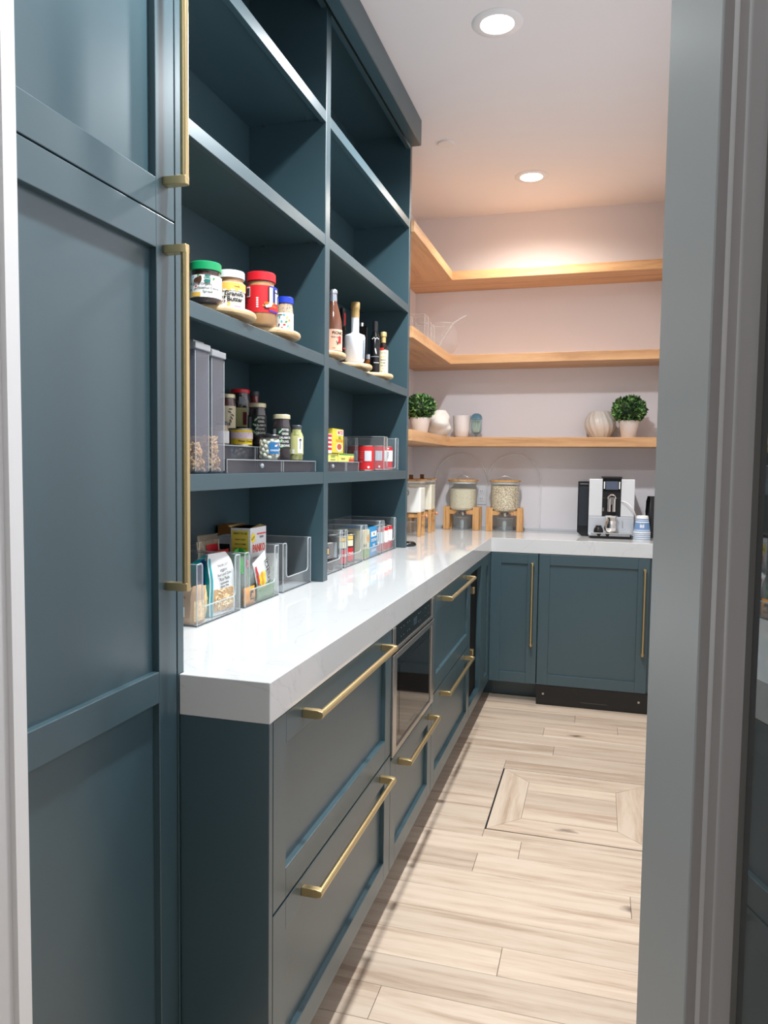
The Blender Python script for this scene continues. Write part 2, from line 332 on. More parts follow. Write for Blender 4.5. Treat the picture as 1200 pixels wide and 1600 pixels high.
# ------------------------------------------------------------------ joinery helpers
def pull(parent, kind, p, q, off, out=.038, r=.0075):
    """bar pull between p and q; kind 'x' stands out along +x, 'y' stands out along -y"""
    d = Vector((1, 0, 0)) if kind == 'x' else Vector((0, -1, 0)); P = Vector(p); Q = Vector(q); t = (Q - P).normalized(); n = d.cross(t)
    mb = MB(off)
    mb.tube([P + d * out - t * .0, Q + d * out], r, 12)
    def blk(c):
        vs = []; hw = .0072
        prof = [(-.0, -1), (.032, -1), (.043, -.75), (.0455, 0), (.043, .75), (.032, 1), (0, 1)]
        prof = [(a * out / .038, b) for a, b in prof]
        for s_ in (-1, 1):
            for a, b in prof: vs.append(c + d * a + n * b * .009 + t * s_ * hw)
        k = len(prof); mb.add(vs, [tuple(range(k))[::-1], tuple(range(k, 2 * k))] + [(i, (i + 1) % k, (i + 1) % k + k, i + k) for i in range(k)])
    blk(P); blk(Q)
    o = mb.build('handle', BRASS, parent, smooth=35, bevel=.0008); return o
def shaker(name, parent, axis, a0, a1, z0, z1, face, off, rail=.06, th=.02, rec=.0125, m=None, rails=None, label=None):
    """framed door or drawer front; axis 'x': face looks +x and spans y; axis 'y': face looks -y and spans x"""
    m = m or TEAL; rl = rails or [(z0, z0 + rail), (z1 - rail, z1)]
    def B(mb, u0, u1, w0, w1, d0, d1):       # d measured behind the face
        if axis == 'x': mb.box(face - d1, face - d0, u0, u1, w0, w1)
        else: mb.box(u0, u1, face + d0, face + d1, w0, w1)
    fr = MB(off); B(fr, a0, a0 + rail, z0, z1, 0, th); B(fr, a1 - rail, a1, z0, z1, 0, th)
    for r0, r1 in rl: B(fr, a0 + rail, a1 - rail, r0, r1, 0, th)
    o = fr.build(name, m, parent, bevel=.0012)
    if label: o['label'] = label
    rl = sorted(rl)
    for (r0, r1), (q0, q1) in zip(rl, rl[1:]):
        p = MB(off); B(p, a0 + rail, a1 - rail, r1, q0, rec, th - .001); p.build('panel', m, o)
    return o

# ------------------------------------------------------------------ tall cabinet on the left
XT = -.186; y_t0, y_t1 = .604, 1.243
to = (XT, 1.0, 0)
tc_ = thing('tall_cabinet', 'tall teal shaker cabinet with two stacked doors and long brass pulls at left', 'cabinet', to)
MB(to).box(XL + .002, XT - .021, y_t0, y_t1, .0, CEIL - .002).build('carcass', TEALD, tc_)
MB(to).box(XT - .021, XT, 1.222, y_t1, 0, CEIL - .002).build('filler_strip', TEAL, tc_, bevel=.001)
MB(to).box(XT - .021, XT - .004, y_t0, 1.218, 0, .1).build('toe_kick', TEALD, tc_)
d = shaker('door', tc_, 'x', y_t0 + .003, 1.2185, 1.7408, CEIL - .01, XT, to, rail=.058, rec=.013, label='upper teal cabinet door')
pull(d, 'x', (XT, 1.19, 1.80), (XT, 1.19, 2.56), to)
d = shaker('door', tc_, 'x', y_t0 + .003, 1.2185, .105, 1.738, XT, to, rail=.058, rec=.013, rails=[(.105, .163), (.878, .935), (1.68, 1.738)], label='lower teal cabinet door with a middle rail')
pull(d, 'x', (XT, 1.19, 1.683), (XT, 1.19, 1.086), to)

# ------------------------------------------------------------------ shelving unit standing on the counter
XS = -.32; BK = -.592; CT = .914; uo = (XS, 2.37, CT)
su = thing('shelving_unit', 'teal built-in shelving unit with two bays of open shelves on the counter', 'shelving', uo)
SH = [(1.245, 1.283), (1.633, 1.669), (2.024, 2.060), (2.414, 2.450)]
zt = CEIL - .001
MB(uo).box(XL + .001, BK, 1.244, 3.489, CT, zt).build('back_panel', TEALD, su)
MB(uo).box(BK, XS - .02, 1.244, 1.262, CT, zt).build('side_panel', TEALD, su)
MB(uo).box(BK, XS, 2.348, 2.390, CT, zt).build('divider', TEAL, su, bevel=.0015)
MB(uo).box(BK, XS, 3.461, 3.490, CT, zt).build('side_panel', TEAL, su, bevel=.0015)
MB(uo).box(XS - .02, XS, 1.244, 1.262, CT, zt).build('stile', TEAL, su)
for ya, yb in ((1.262, 2.348), (2.390, 3.461)):
    for z0, z1 in SH:
        s_ = MB(uo); s_.box(BK, XS - .018, ya + .0005, yb - .0005, z0 + .012, z1); s_.box(XS - .018, XS - .001, ya + .0005, yb - .0005, z0, z1)
        s_.build('shelf', TEAL, su, bevel=.001)
    MB(uo).box(XS - .02, XS - .001, ya, yb, 2.772, zt).build('header', TEAL, su, bevel=.001)
    for z0, z1 in SH:
        for yy, dr in ((ya, 1), (yb, -1)):
            for xx in (-.38, -.54):
                MB(uo).box(xx - .004, xx + .004, min(yy, yy + dr * .01), max(yy, yy + dr * .01), z0 + .006, z0 + .0118).build('shelf_pin', CHROME, su)
MB(uo).box(BK, XS - .021, 1.2625, 2.3475, zt - .03, zt).build('top_panel', TEAL, su); MB(uo).box(BK, XS - .021, 2.3905, 3.4605, zt - .03, zt).build('top_panel', TEAL, su)
MB(uo).prism([(XS - .001, 2.800), (XS + .018, 2.800), (XS + .018, zt), (XS - .001, zt)], 1.244, 3.462, 1).build('frieze', TEAL, su, bevel=.001)
MB(uo).prism([(XS + .019, 2.752), (XS + .063, 2.752), (XS + .066, 2.756), (XS + .066, zt), (XS + .019, zt)], 1.244, 3.395, 1).build('crown', TEAL, su, bevel=.0015)

# ------------------------------------------------------------------ base cabinets under the left counter
XF = -.002; CB = .8365; ZB = .105; YE = 1.227
def carcass(o, par, y0, y1, m=TEALD): MB(o).box(XL + .002, XF - .021, y0, y1, ZB, CB - .001).build('carcass', m, par)
def toe(o, par, y0, y1): MB(o).box(-.16, -.14, y0, y1, 0, ZB).build('toe_kick', TEALD, par)
o1 = (XF, 1.65, 0)
b1 = thing('drawer_cabinet', 'teal base cabinet with two wide drawers at the near end of the counter', 'cabinet', o1, group=None)
MB(o1).box(XT + .001, XF, YE, 1.243, 0, CB - .001).build('end_panel', TEAL, b1, bevel=.001)
MB(o1).box(XL + .002, XF - .021, 1.2445, 2.069, ZB, CB - .001).build('carcass', TEALD, b1)
toe(o1, b1, 1.2445, 2.069)
# upper drawer front laps the end panel
for zz0, zz1, lb in ((.466, .834, 'upper wide drawer front'), (.107, .461, 'lower wide drawer front')):
    d = shaker('drawer', b1, 'x', 1.2455, 2.068, zz0, zz1, XF, o1, rail=.0595, rec=.0125, label=lb)
    pull(d, 'x', (XF, 1.392, zz1 - .028), (XF, 1.965, zz1 - .028), o1)
o2 = (XF, 2.35, 0)
b2 = thing('oven_cabinet', 'narrow teal base cabinet with one drawer under the built-in oven', 'cabinet', o2)
MB(o2).box(XL + .002, XF - .021, 2.070, 2.632, ZB, .445).build('carcass', TEALD, b2); toe(o2, b2, 2.070, 2.632)
d = shaker('drawer', b2, 'x', 2.0715, 2.6305, .107, .441, XF, o2, rail=.057, rec=.0125); pull(d, 'x', (XF, 2.165, .408), (XF, 2.585, .408), o2)
# built-in oven
o2b = (XF, 2.35, .447)
ov = thing('built_in_oven', 'stainless built-in oven with dark glass door and touch panel under the counter', 'oven', o2b)
MB(o2b).box(-.5, XF - .022, 2.074, 2.629, .449, .834).build('body', STEEL, ov)
f = MB(o2b); f.box(XF - .02, XF + .004, 2.072, 2.102, .762, .835); f.box(XF - .02, XF + .004, 2.600, 2.630, .762, .835); f.box(XF - .02, XF + .004, 2.102, 2.6, .762, .772); f.build('panel_frame', STEEL, ov, bevel=.001)
cp = MB(o2b).box(XF - .02, XF + .001, 2.103, 2.599, .773, .835).build('control_panel', BLACKG, ov)
MB(o2b).box(XF + .001, XF + .0016, 2.33, 2.375, .792, .815).build('display', mat('dim_display', (52, 66, 78), .2), cp)
IC = mat('grey_icon', (96, 100, 104), .5)
for yy in (2.17, 2.2, 2.225, 2.25, 2.275, 2.3, 2.4, 2.425, 2.5, 2.55):
    for zz in (.79, .817):
        if (int(yy * 1000) + int(zz * 1000)) % 3: MB(o2b).box(XF + .001, XF + .0015, yy, yy + .004, zz, zz + .003).build('touch_icon', IC, cp)
dr = MB(o2b); dr.box(XF - .02, XF + .006, 2.072, 2.112, .452, .756); dr.box(XF - .02, XF + .006, 2.59, 2.630, .452, .756); dr.box(XF - .02, XF + .006, 2.112, 2.59, .738, .756); dr.box(XF - .02, XF + .006, 2.112, 2.59, .452, .468)
dro = dr.build('door', STEEL, ov, bevel=.0012); MB(o2b).box(XF - .018, XF + .002, 2.112, 2.59, .468, .738).build('door_glass', OVENG, dro)
MB(o2b).box(XF + .002, XF + .0026, 2.155, 2.548, .50, .71).build('window', mat('oven_window', (16, 16, 17), .05, spec=.55), dro)
MB(o2b).box(XF - .015, XF - .002, 2.074, 2.629, .756, .762).build('vent_gap', DARKGAP, ov)
o3 = (XF, 3.05, 0)
b3 = thing('drawer_cabinet', 'teal base cabinet with two drawers beyond the oven', 'cabinet', o3)
carcass(o3, b3, 2.633, 3.464); toe(o3, b3, 2.633, 3.464)
for zz0, zz1, lb in ((.471, .834, 'upper drawer front'), (.107, .466, 'lower drawer front')):
    d = shaker('drawer', b3, 'x', 2.6345, 3.463, zz0, zz1, XF, o3, rail=.0595 if zz0 < .3 else .0625, rec=.0125, label=lb)
    pull(d, 'x', (XF, 2.79, zz1 - .030), (XF, 3.345, zz1 - .030), o3)
o4 = (XF, 3.8, 0)
b4 = thing('corner_cabinet', 'teal corner base cabinet with a shallow dark-painted recess and brass catches', 'cabinet', o4)
MB(o4).box(XL + .002, -.036, 3.466, YB - .003, ZB, CB - .001).build('carcass', TEALD, b4); MB(o4).box(-.0355, -.0005, 4.16, YB - .003, ZB, CB - .001).build('carcass', TEALD, b4); toe(o4, b4, 3.466, 4.268); MB(o4).box(-.14, -.0005, 4.271, 4.291, 0, ZB - .001).build('toe_kick', TEALD, b4)
f = MB(o4); f.box(-.026, XF, 3.466, 3.472, ZB + .002, .834); f.box(-.026, XF, 3.808, 3.968, ZB + .002, .834); f.box(XF - .02, XF, 4.065, 4.139, ZB + .002, .834)
f.box(-.026, XF, 3.472, 3.808, .803, .834); f.box(-.026, XF, 3.472, 3.808, ZB + .002, .163); f.box(XF - .02, XF, 3.968, 4.065, .775, .834); f.box(XF - .02, XF, 3.968, 4.065, ZB + .002, .176)
f.build('face_frame', TEAL, b4, bevel=.001)
MB(o4).box(XF - .019, XF - .01, 3.968, 4.065, .176, .775).build('panel', TEAL, b4)
MB(o4).box(-.034, -.0265, 3.470, 3.810, .160, .805).build('recess_back', mat('painted_dark_recess', (9, 12, 14), .7, spec=.2), b4)  # recess darkness is put into this near-black back, close behind the frame
for zz in (.706, .40): MB(o4).box(-.026, -.003, 3.578, 3.606, zz - .016, zz + .016).build('catch', BRASS, b4, bevel=.002)

# ------------------------------------------------------------------ base cabinets under the back counter
YF2 = 4.141; fo = (.13, YF2, 0)
def carc2(o, p, x0, x1, z0=ZB): MB(o).box(x0, x1, YF2 + .021, YB - .002, z0, CB - .001).build('carcass', TEALD, p)
c1 = thing('corner_door_cabinet', 'narrow teal shaker cabinet in the back corner with a tall brass pull', 'cabinet', fo)
carc2(fo, c1, .001, .259); MB(fo).box(.001, .259, YF2 + .13, YF2 + .15, 0, ZB).build('toe_kick', TEALD, c1)
d = shaker('door', c1, 'y', .0, .2575, .113, .833, YF2, fo, rail=.0565, rec=.011); pull(d, 'y', (.228, YF2, .334), (.228, YF2, .778), fo, out=.034, r=.0065)
f2 = (.55, YF2, 0)
c2 = thing('undercounter_fridge', 'panelled teal undercounter fridge with black toe grille and brass pull', 'fridge', f2)
carc2(f2, c2, .2625, .868, .02); d = shaker('door', c2, 'y', .2625, .8335, .113, .833, YF2, f2, rail=.0575, rec=.011)
pull(d, 'y', (.808, YF2, .326), (.808, YF2, .772), f2, out=.034, r=.0065)
gr = MB(f2).box(.2625, .868, YF2 + .004, YF2 + .02, .002, .110).build('toe_grille', BLACK, c2)
for xx in (.30, .80): MB(f2).tube([(xx, YF2 + .004, .062), (xx, YF2 + .002, .062)], .006, 12).build('screw', STEEL, gr)
MB(f2).box(.50, .64, YF2 + .002, YF2 + .004, .03, .034).build('slot', mat('grille_slot', (60, 60, 62), .4), gr)
f3 = (.94, YF2, 0)
c3 = thing('filler_cabinet', 'teal end filler to the right of the fridge, mostly behind the glass door', 'cabinet', f3)
MB(f3).box(.870, XR - .002, YF2 + .001, YB - .002, 0, CB - .001).build('carcass', TEAL, c3)

# ------------------------------------------------------------------ countertop
cto = (-.1, 3, CB)
ct = MB(cto).prism([(XT + .001, YE - .002), (.0, YE - .002), (.0, YF2 - .002), (XR - .001, YF2 - .002), (XR - .001, YB - .001), (XL + .001, YB - .001), (XL + .001, 1.2435), (XT + .001, 1.2435)], CB, CT)
co = ct.build('countertop', QUARTZ, None, bevel=.0018); co.location = cto
tag(co, 'thick glossy white quartz countertop turning the corner to the back wall', 'countertop')
# upstand line along the back wall
bs = MB((0, YB, CT)).box(XL + .012, XR - .001, YB - .012, YB - .0005, CT, CT + .016); b_ = bs.build('backsplash', mat('grey_upstand', (205, 206, 210), .3), None, bevel=.001); b_.location = (0, YB, CT)
tag(b_, 'low pale upstand strip where the back counter meets the wall', 'backsplash')

# ------------------------------------------------------------------ floating oak shelves
for i, (z0, z1, lb) in enumerate(((2.405, 2.457, 'topmost empty'), (1.914, 1.967, 'middle'), (1.427, 1.481, 'lowest'))):
    so = (-.3, 4.5, z0)
    t = thing('floating_shelf', lb + ' thick honey oak corner shelf on the back wall', 'shelf', so, group='oak corner shelves')
    MB(so).box(XL + .001, -.305, 3.493, 4.4435, z0, z1).build('left_board', OAKY, t, bevel=.0015)
    MB(so).box(XL + .001, XR - .001, 4.4445, YB - .001, z0, z1).build('back_board', OAK, t, bevel=.0015)

# ------------------------------------------------------------------ glass door at the right, swung open
dd = Vector((-.194, .981, 0)); dn = Vector((.981, .194, 0)); P0 = Vector((CAM.x, CAM.y, 0)) + dn * .145
hinge = P0 + dd * -.255
dt = bpy.data.objects.new('door_1', None); C.objects.link(dt); dt.location = hinge; dt.rotation_euler = (0, 0, atan2(dd.y, dd.x))
tag(dt, 'grey framed glass door standing open at the right edge', 'door', kind='structure')
L_ = .539 + .255; g1 = .397 + .255 - .006
# local: x along the leaf from hinge to free edge, +y is the side facing the camera and pantry
DH = 2.42
def dbox(n, m, x0, x1, y0, y1, z0, z1, **k): return MB().box(x0, x1, y0, y1, z0, z1).build(n, m, dt, **k)
dbox('stile', GREYP, L_ - .104, L_, -.04, 0, .012, DH, bevel=.002); dbox('stile', GREYP, 0, .104, -.04, 0, .012, DH, bevel=.002)
dbox('rail', GREYP, .104, L_ - .104, -.04, 0, .012, .2); dbox('rail', GREYP, .104, L_ - .104, -.04, 0, DH - .12, DH)
def bead(xe, s_):   # stepped moulding between stile and glass
    pr = [(0, -.001), (.003, -.0055), (.007, -.0055), (.011, -.002), (.020, -.0015), (.0235, -.0055), (.026, -.0055), (.029, -.003), (.034, -.0035), (.038, -.007), (.046, -.0075), (.046, -.014), (0, -.014)]
    pts = [(xe + s_ * a, b) for a, b in pr]
    MB().prism(pts, .2, DH - .12).build('glazing_bead', mat('door_bead_paint', (150, 146, 144), .4), dt, smooth=50)
bead(L_ - .104, -1); bead(.104, 1)
pane = bpy.data.materials.new('door_pane'); pane.use_nodes = True; nt = pane.node_tree; nt.nodes.clear()
oo = nt.nodes.new('ShaderNodeOutputMaterial'); gl = nt.nodes.new('ShaderNodeBsdfGlossy'); gl.inputs['Roughness'].default_value = .012; gl.inputs['Color'].default_value = (.72, .76, .76, 1)
df = nt.nodes.new('ShaderNodeBsdfDiffuse'); df.inputs['Color'].default_value = (*lin((70, 72, 72)), 1); mx = nt.nodes.new('ShaderNodeMixShader'); lw = nt.nodes.new('ShaderNodeFresnel'); lw.inputs['IOR'].default_value = 2.3
nt.links.new(lw.outputs[0], mx.inputs[0]); nt.links.new(df.outputs[0], mx.inputs[1]); nt.links.new(gl.outputs[0], mx.inputs[2]); nt.links.new(mx.outputs[0], oo.inputs[0])
dbox('pane', pane, .1505, L_ - .1505, -.018, -.0105, .2, DH - .12)
for x_ in (.1500, L_ - .1505): dbox('dark_drop_strip', GREYD, x_, x_ + .0005, -.018, -.0074, .2, DH - .12)  # added strip, coloured dark so the bead's drop to the pane reads shaded

# ================================================================== things on the shelves
# ---- wooden turntables
def turntable(x, y, z, r, lb):
    t = thing('turntable', lb, 'turntable', (x, y, z), group='wooden turntables')
    MB().lathe([(.001, 0), (r * .62, 0), (r * .62, .012), (.001, .012)], seg=32).build('base', PALEWD, t, smooth=40)
    k = [(.001, .013), (r * .93, .013), (r * .985, .0165), (r, .022), (r * .985, .0275), (r * .955, .030), (r * .94, .0275), (.001, .0275)]
    MB().lathe(k, seg=56).build('tray', PALEWD, t, smooth=40)
ZC = 1.669; ZT = ZC + .0275
turntable(-.42, 1.778, ZC + .0003, .115, 'round pale wood turntable under the hazelnut and granola jars')
turntable(-.42, 2.082, ZC + .0003, .115, 'round pale wood turntable under the red-labelled peanut butter jar')
turntable(-.405, 2.507, ZC + .0003, .100, 'round pale wood turntable under the pink-labelled rose bottle')
turntable(-.405, 2.827, ZC + .0003, .100, 'round pale wood turntable under the white bottle')
turntable(-.405, 3.140, ZC + .0003, .100, 'round pale wood turntable under the small vinegar bottle')
ZT += .0006
# ---- jars
PAPER = mat('white_label_paper', (238, 238, 234), .5)
INK = mat('black_ink', (24, 24, 26), .6); RED = mat('red_ink', (205, 32, 40), .45); REDL = mat('red_lid', (206, 30, 42), .35); BLUE = mat('royal_blue', (28, 62, 190), .35)
GRN = mat('green_lid', (22, 150, 92), .35); YEL = mat('yellow_print', (238, 208, 52), .5); ORG = mat('orange_print', (236, 150, 40), .5); WHT = mat('white_plastic_lid', (228, 232, 232), .35)
GREENP = mat('leaf_green_print', (60, 150, 70), .5); TEALP = mat('dark_teal_print', (24, 112, 100), .5); SKY = mat('sky_blue_print', (70, 180, 214), .5); PEACH = mat('peach_print', (240, 190, 90), .5)
GREYL = mat('grey_label', (128, 136, 142), .6); CREAM = mat('cream_label', (232, 222, 188), .6); BROWN = mat('brown_ink', (84, 52, 36), .5)
GOLDL = mat('cream_gold_lid', (214, 206, 172), .35, metal=.3)
def jar(name, lb, x, y, z, r, ht, fill, lid, lidh=.014, lr=None, neck=.85, shoulder=.75, label=None, lz=(.2, .7), lang=1.9, group=None, cat='jar', fillr=.97, opaque=False, laoff=0):
    t = thing(name, lb, cat, (x, y, z), face_cam(x, y), group)
    hs = (ht - lidh); rn = r * neck; lr = lr or rn * 1.06
    prof = [(.001, 0), (r * .88, 0), (r, r * .14), (r, hs * shoulder), (r * .97, hs * (shoulder + .06)), (rn, hs * (shoulder + .17)), (rn, hs)]
    if not opaque: MB().lathe(prof, seg=32).build('glass_body', GLASS, t, smooth=50)
    s = .999 if opaque else fillr
    inner = [(a * s, b * (1 if opaque else .97) + (0 if opaque else .0015)) for a, b in prof]
    MB().lathe(inner, seg=32).build('contents' if not opaque else 'body', fill, t, smooth=50)
    MB().lathe([(.001, hs), (lr, hs), (lr, ht - .002), (lr - .002, ht), (.001, ht)], seg=36).build('lid', lid, t, smooth=40)
    lbl = None
    if label: lbl = arc_patch(r + .0003, -lang + laoff, lang + laoff, ht * lz[0], ht * lz[1], 22).build('label', label, t, smooth=60)
    return t, lbl
def cprint(par, r, a0, a1, z0, z1, m, n=6, name='print', lift=.0006):
    return arc_patch(r + .0006 + lift, a0, a1, z0, z1, n).build(name, m, par, smooth=60)
def blob(par, r, a, z, wa, wz, m, rot=0, name='print', lift=.0012):
    """an oval printed spot on a round label"""
    n = 12; vs = []
    for i in range(n):
        q = 2 * pi * i / n; u = wa * cos(q); v = wz * sin(q); u, v = u * cos(rot) - v * sin(rot), u * sin(rot) + v * cos(rot)
        vs.append(((r + lift) * cos(a + u / r), (r + lift) * sin(a + u / r), z + v))
    return MB().add(vs, [tuple(range(n))]).build(name, m, par)
COCOA = mat('cocoa_spread', (72, 40, 30), .3); PB = mat('peanut_butter', (190, 140, 88), .35); SPR = speckle('sprinkle_butter', (206, 178, 140), (80, 96, 150), 160, .4, .5, .68)
# hazelnut cocoa spread
t, l = jar('hazelnut_spread_jar', 'cocoa spread jar with green lid and white label, nearest the tall cabinet', -.385, 1.684, ZT, .0385, .100, COCOA, GRN, .020, lr=.0385, neck=.9, shoulder=.7, label=PAPER, lz=(.13, .66))
r = .0395
cprint(l, r, -.05, .28, .0475, .0655, TEALP); write('365', .012, cyl_fn(r + .001, .058, .115), PAPER, l, .03)
write('Organic', .0085, cyl_fn(r, .044, .06), INK, l, .01); write('Hazelnut Cocoa', .0085, cyl_fn(r, .035, .16), INK, l, .01); write('Spread', .0085, cyl_fn(r, .026, .12), INK, l, .01)
blob(l, r, -.55, .053, .009, .006, BROWN, .3); blob(l, r, -.36, .054, .005, .010, BROWN, -.2)
for a, z_, m_ in ((-.8, .06, SKY), (-.45, .064, GREENP), (-.95, .044, GREENP), (-.6, .038, RED), (.5, .058, GREENP), (-1.0, .030, GREENP)): blob(l, r, a, z_, .003, .0022, m_, .6)
cprint(l, r, -1.0, -.3, .014, .024, PEACH)
# granola butter
t, l = jar('granola_butter_jar', 'granola butter jar with white lid and orange-topped label', -.385, 1.815, ZT, .036, .112, PB, WHT, .019, lr=.0365, neck=.92, shoulder=.76, label=PAPER, lz=(.10, .72))
r = .037
cprint(l, r, -1.7, 1.7, .062, .079, PEACH, 16)
for i in range(12): blob(l, r, -1.55 + .28 * i, .061, .006, .0035, PEACH if i % 2 else PAPER, 0, lift=.0014)
write('Granola', .0165, cyl_fn(r + .001, .050, .28), INK, l, .035); write('Butter', .0165, cyl_fn(r + .001, .036, .32), INK, l, .035)
write('Vanilla', .006, cyl_fn(r + .001, .069, .45), INK, l, .02)
for a in (-.62, -.42):
    blob(l, r, a, .041, .0028, .0028, INK); blob(l, r, a, .031, .0025, .0025, mat('plum_print', (120, 70, 110), .5))
blob(l, r, -.12, .024, .0045, .0038, PEACH); cprint(l, r, .25, .75, .017, .0195, mat('pink_print', (226, 120, 170), .5))
# peanut butter
t, l = jar('peanut_butter_jar', 'tall peanut butter jar with red lid and bold red label', -.385, 1.999, ZT, .0445, .152, PB, REDL, .024, lr=.042, neck=.86, shoulder=.74, label=RED, lz=(.245, .74))
r = .0455
cprint(l, r, .52, 1.5, .040, .1115, BLUE, 8); cprint(l, r, .5, 1.5, .044, .066, RED, 8, lift=.0012)
write('Jif', .060, cyl_fn(r + .002, .083, 1.08), INK, l, .05, sx=1.5); write('Jif', .060, cyl_fn(r + .0026, .0835, 1.07), PAPER, l, .015, sx=1.5)
write('CREAMY', .009, cyl_fn(r + .002, .063, .56), ORG, l, .03); write('PEANUT BUTTER', .0062, cyl_fn(r + .002, .055, .58), ORG, l, .02)
cprint(l, r, -.98, -.70, .080, .108, PAPER, 4)
for i in range(6): cprint(l, r, -.95 + i * .042, -.93 + i * .042, .083, .105, INK, 1, lift=.0014)
for i in range(5): blob(l, r, -.22, .052 + i * .006, .0035, .0022, PAPER)
write('16', .014, cyl_fn(r + .001, .066, -1.05), INK, l, .03)
# small blue lid
t, l = jar('small_butter_jar', 'small nut butter jar with blue lid and confetti-print label', -.385, 2.170, ZT, .0258, .122, SPR, BLUE, .019, lr=.0262, neck=.92, shoulder=.78, label=PAPER, lz=(.1, .60))
r = .0268
for a, z_, m_ in ((-.6, .06, SKY), (-.1, .066, SKY), (.25, .058, PEACH), (-.35, .046, SKY), (.15, .045, GREENP), (.5, .05, ORG), (-.05, .036, RED), (.35, .032, SKY), (-.3, .026, RED), (.55, .028, PEACH), (-.7, .036, INK)):
    blob(l, r, a, z_, .0042, .0026, m_, a * 3)
cprint(l, r, -1.0, -.3, .0655, .0675, INK, 3)

# ---- tall food storage boxes with grains
PASTA = mat('pasta', (222, 180, 118), .5)
def storage(x, y, z, w_, d_, h_, lb, fillh):
    t = thing('storage_container', lb, 'container', (x, y, z), group='clear tall storage containers')
    b = MB().box(-d_ / 2, d_ / 2, -w_ / 2, w_ / 2, .002, h_ - .022).build('body', clear('frosty_plastic', (222, 224, 232), ior=1.4, body=.16, bodycol=(190, 192, 205)), t, bevel=.004)
    for sx in (-1, 1):
        for sy in (-1, 1): MB().box(sx * d_ / 2 - .001, sx * d_ / 2 + .0006, sy * w_ / 2 - .001, sy * w_ / 2 + .0006, .006, h_ - .026).build('corner_edge', RIM, t)
    MB().box(-d_ / 2 - .004, d_ / 2 + .004, -w_ / 2 - .004, w_ / 2 + .004, h_ - .022, h_ - .006).build('lid', clear('milky_lid', (215, 220, 224), body=.45, bodycol=(205, 210, 215)), t, bevel=.002)
    MB().box(-d_ / 2 + .008, d_ / 2 - .008, -w_ / 2 + .006, w_ / 2 - .006, h_ - .006, h_).build('lid_ring', RIM, t, bevel=.002)
    if fillh:
        q = random.Random(3); m1 = MB(); n = 0
        for k in range(620):
            px, py, pz = q.uniform(-d_ / 2 + .010, d_ / 2 - .010), q.uniform(-w_ / 2 + .010, w_ / 2 - .010), q.uniform(.010, fillh)
            if pz > fillh * .86 and q.random() < .4: continue
            a = q.uniform(0, 6.28); e = q.uniform(-1, 1); v = Vector((cos(a) * cos(e), sin(a) * cos(e), sin(e))) * .0065; s2 = v.orthogonal().normalized() * .003
            m1.tube([Vector((px, py, pz)) - v + s2 * .2, Vector((px, py, pz)) + s2 * .9, Vector((px, py, pz)) + v], .0030, 5)
        m1.build('pasta', PASTA, t, kind='stuff', smooth=60)
    return t
storage(-.395, 1.672, 1.2835, .062, .10, .305, 'tall clear storage container with pasta in the bottom, standing in front', .088)
storage(-.395, 1.595, 1.2835, .062, .10, .312, 'tall clear storage container mostly hidden behind the brass door pull', .07)
storage(-.535, 1.684, 1.2835, .05, .07, .17, 'short cloudy container with a pale lid behind the tall storage box', 0)
# ---- tiered clear riser and jars on it
def riser(y0, y1, tiers, lb, knob=None):
    ro = (-.45, (y0 + y1) / 2, 1.2834)
    t = thing('tiered_riser', lb, 'riser', ro, group='clear tiered risers')
    x = -.345
    for i, (z1, dep) in enumerate(tiers):
        s_ = MB(ro); s_.box(x - dep, x, y0, y1, z1 - .003, z1); s_.box(x - .003, x, y0, y1, 1.2836, z1 - .003)
        s_.build('tier', SMOKE, t)
        e = MB(ro); e.tube([(x + .0005, y0, z1 - .001), (x + .0005, y1, z1 - .001)], .0014, 6)
        for yy in (y0 + .001, (y0 + y1) / 2 + .03, (y0 + y1) / 2 + .045, y1 - .001): e.tube([(x + .0003, yy, 1.2850), (x + .0003, yy, z1 - .001)], .0012, 6)
        e.build('edge', RIM, t)
        x -= dep
    s_ = MB(ro)
    for yy in (y0, y1 - .003): s_.box(x, -.349, yy, yy + .003, 1.2836, tiers[0][0] - .0035)
    s_.build('side', SMOKE, t)
    if knob: MB(ro).sphere((-.343, knob, 1.303), .007, 10, (.7, 1.3, 1)).build('knob', RIM, t, smooth=60)
    return t
riser(1.716, 2.335, [(1.3195, .085), (1.3595, .08), (1.410, .075)], 'clear stepped riser holding pickles and olives jars', 1.92)
riser(2.42, 2.80, [(1.3195, .12), (1.330, .08)], 'low clear stepped riser under the yellow boxes', 2.50)
DKJ = mat('dark_olives', (34, 14, 22), .25); MAR = mat('marinara', (86, 26, 16), .3); SAL = mat('salsa', (120, 24, 22), .3); PICK = speckle('green_pickle', (150, 152, 84), (196, 192, 128), 90, .4); TANF = mat('tan_sauce', (176, 150, 112), .4)
DGL = mat('dark_green_label', (28, 40, 34), .5); LEAF = mat('pale_leaf_print', (150, 196, 160), .5); PGL = mat('pale_green_label', (206, 206, 140), .5); BLUL = mat('mid_blue_label', (36, 112, 168), .5); BLKL = mat('black_lid', (28, 28, 32), .3)
def olive(x, y, z, ht, r_, lb):
    t, l = jar('olive_jar', lb, x, y, z, r_, ht, DKJ, GOLDL, .013, lr=r_ * .96, neck=.88, shoulder=.78, label=DGL, lz=(.25, .72))
    r = r_ + .0006
    cprint(l, r, -1.0, -.62, ht * .27, ht * .68, GREYL, 4)
    for a, zz, rt in ((-.15, .62, .8), (-.3, .5, -.6), (-.05, .42, 1), (-.3, .34, -.9), (.05, .3, .4)): blob(l, r, a, ht * zz, .0065, .0028, LEAF, rt)
    for i, s in enumerate(('PITTED', 'GREEK', 'KALAMATA', 'OLIVES', 'ORGANIC')): write(s, .0095, cyl_fn(r + .001, ht * (.66 - .085 * i), .42), PAPER, l, .02, sx=.8)
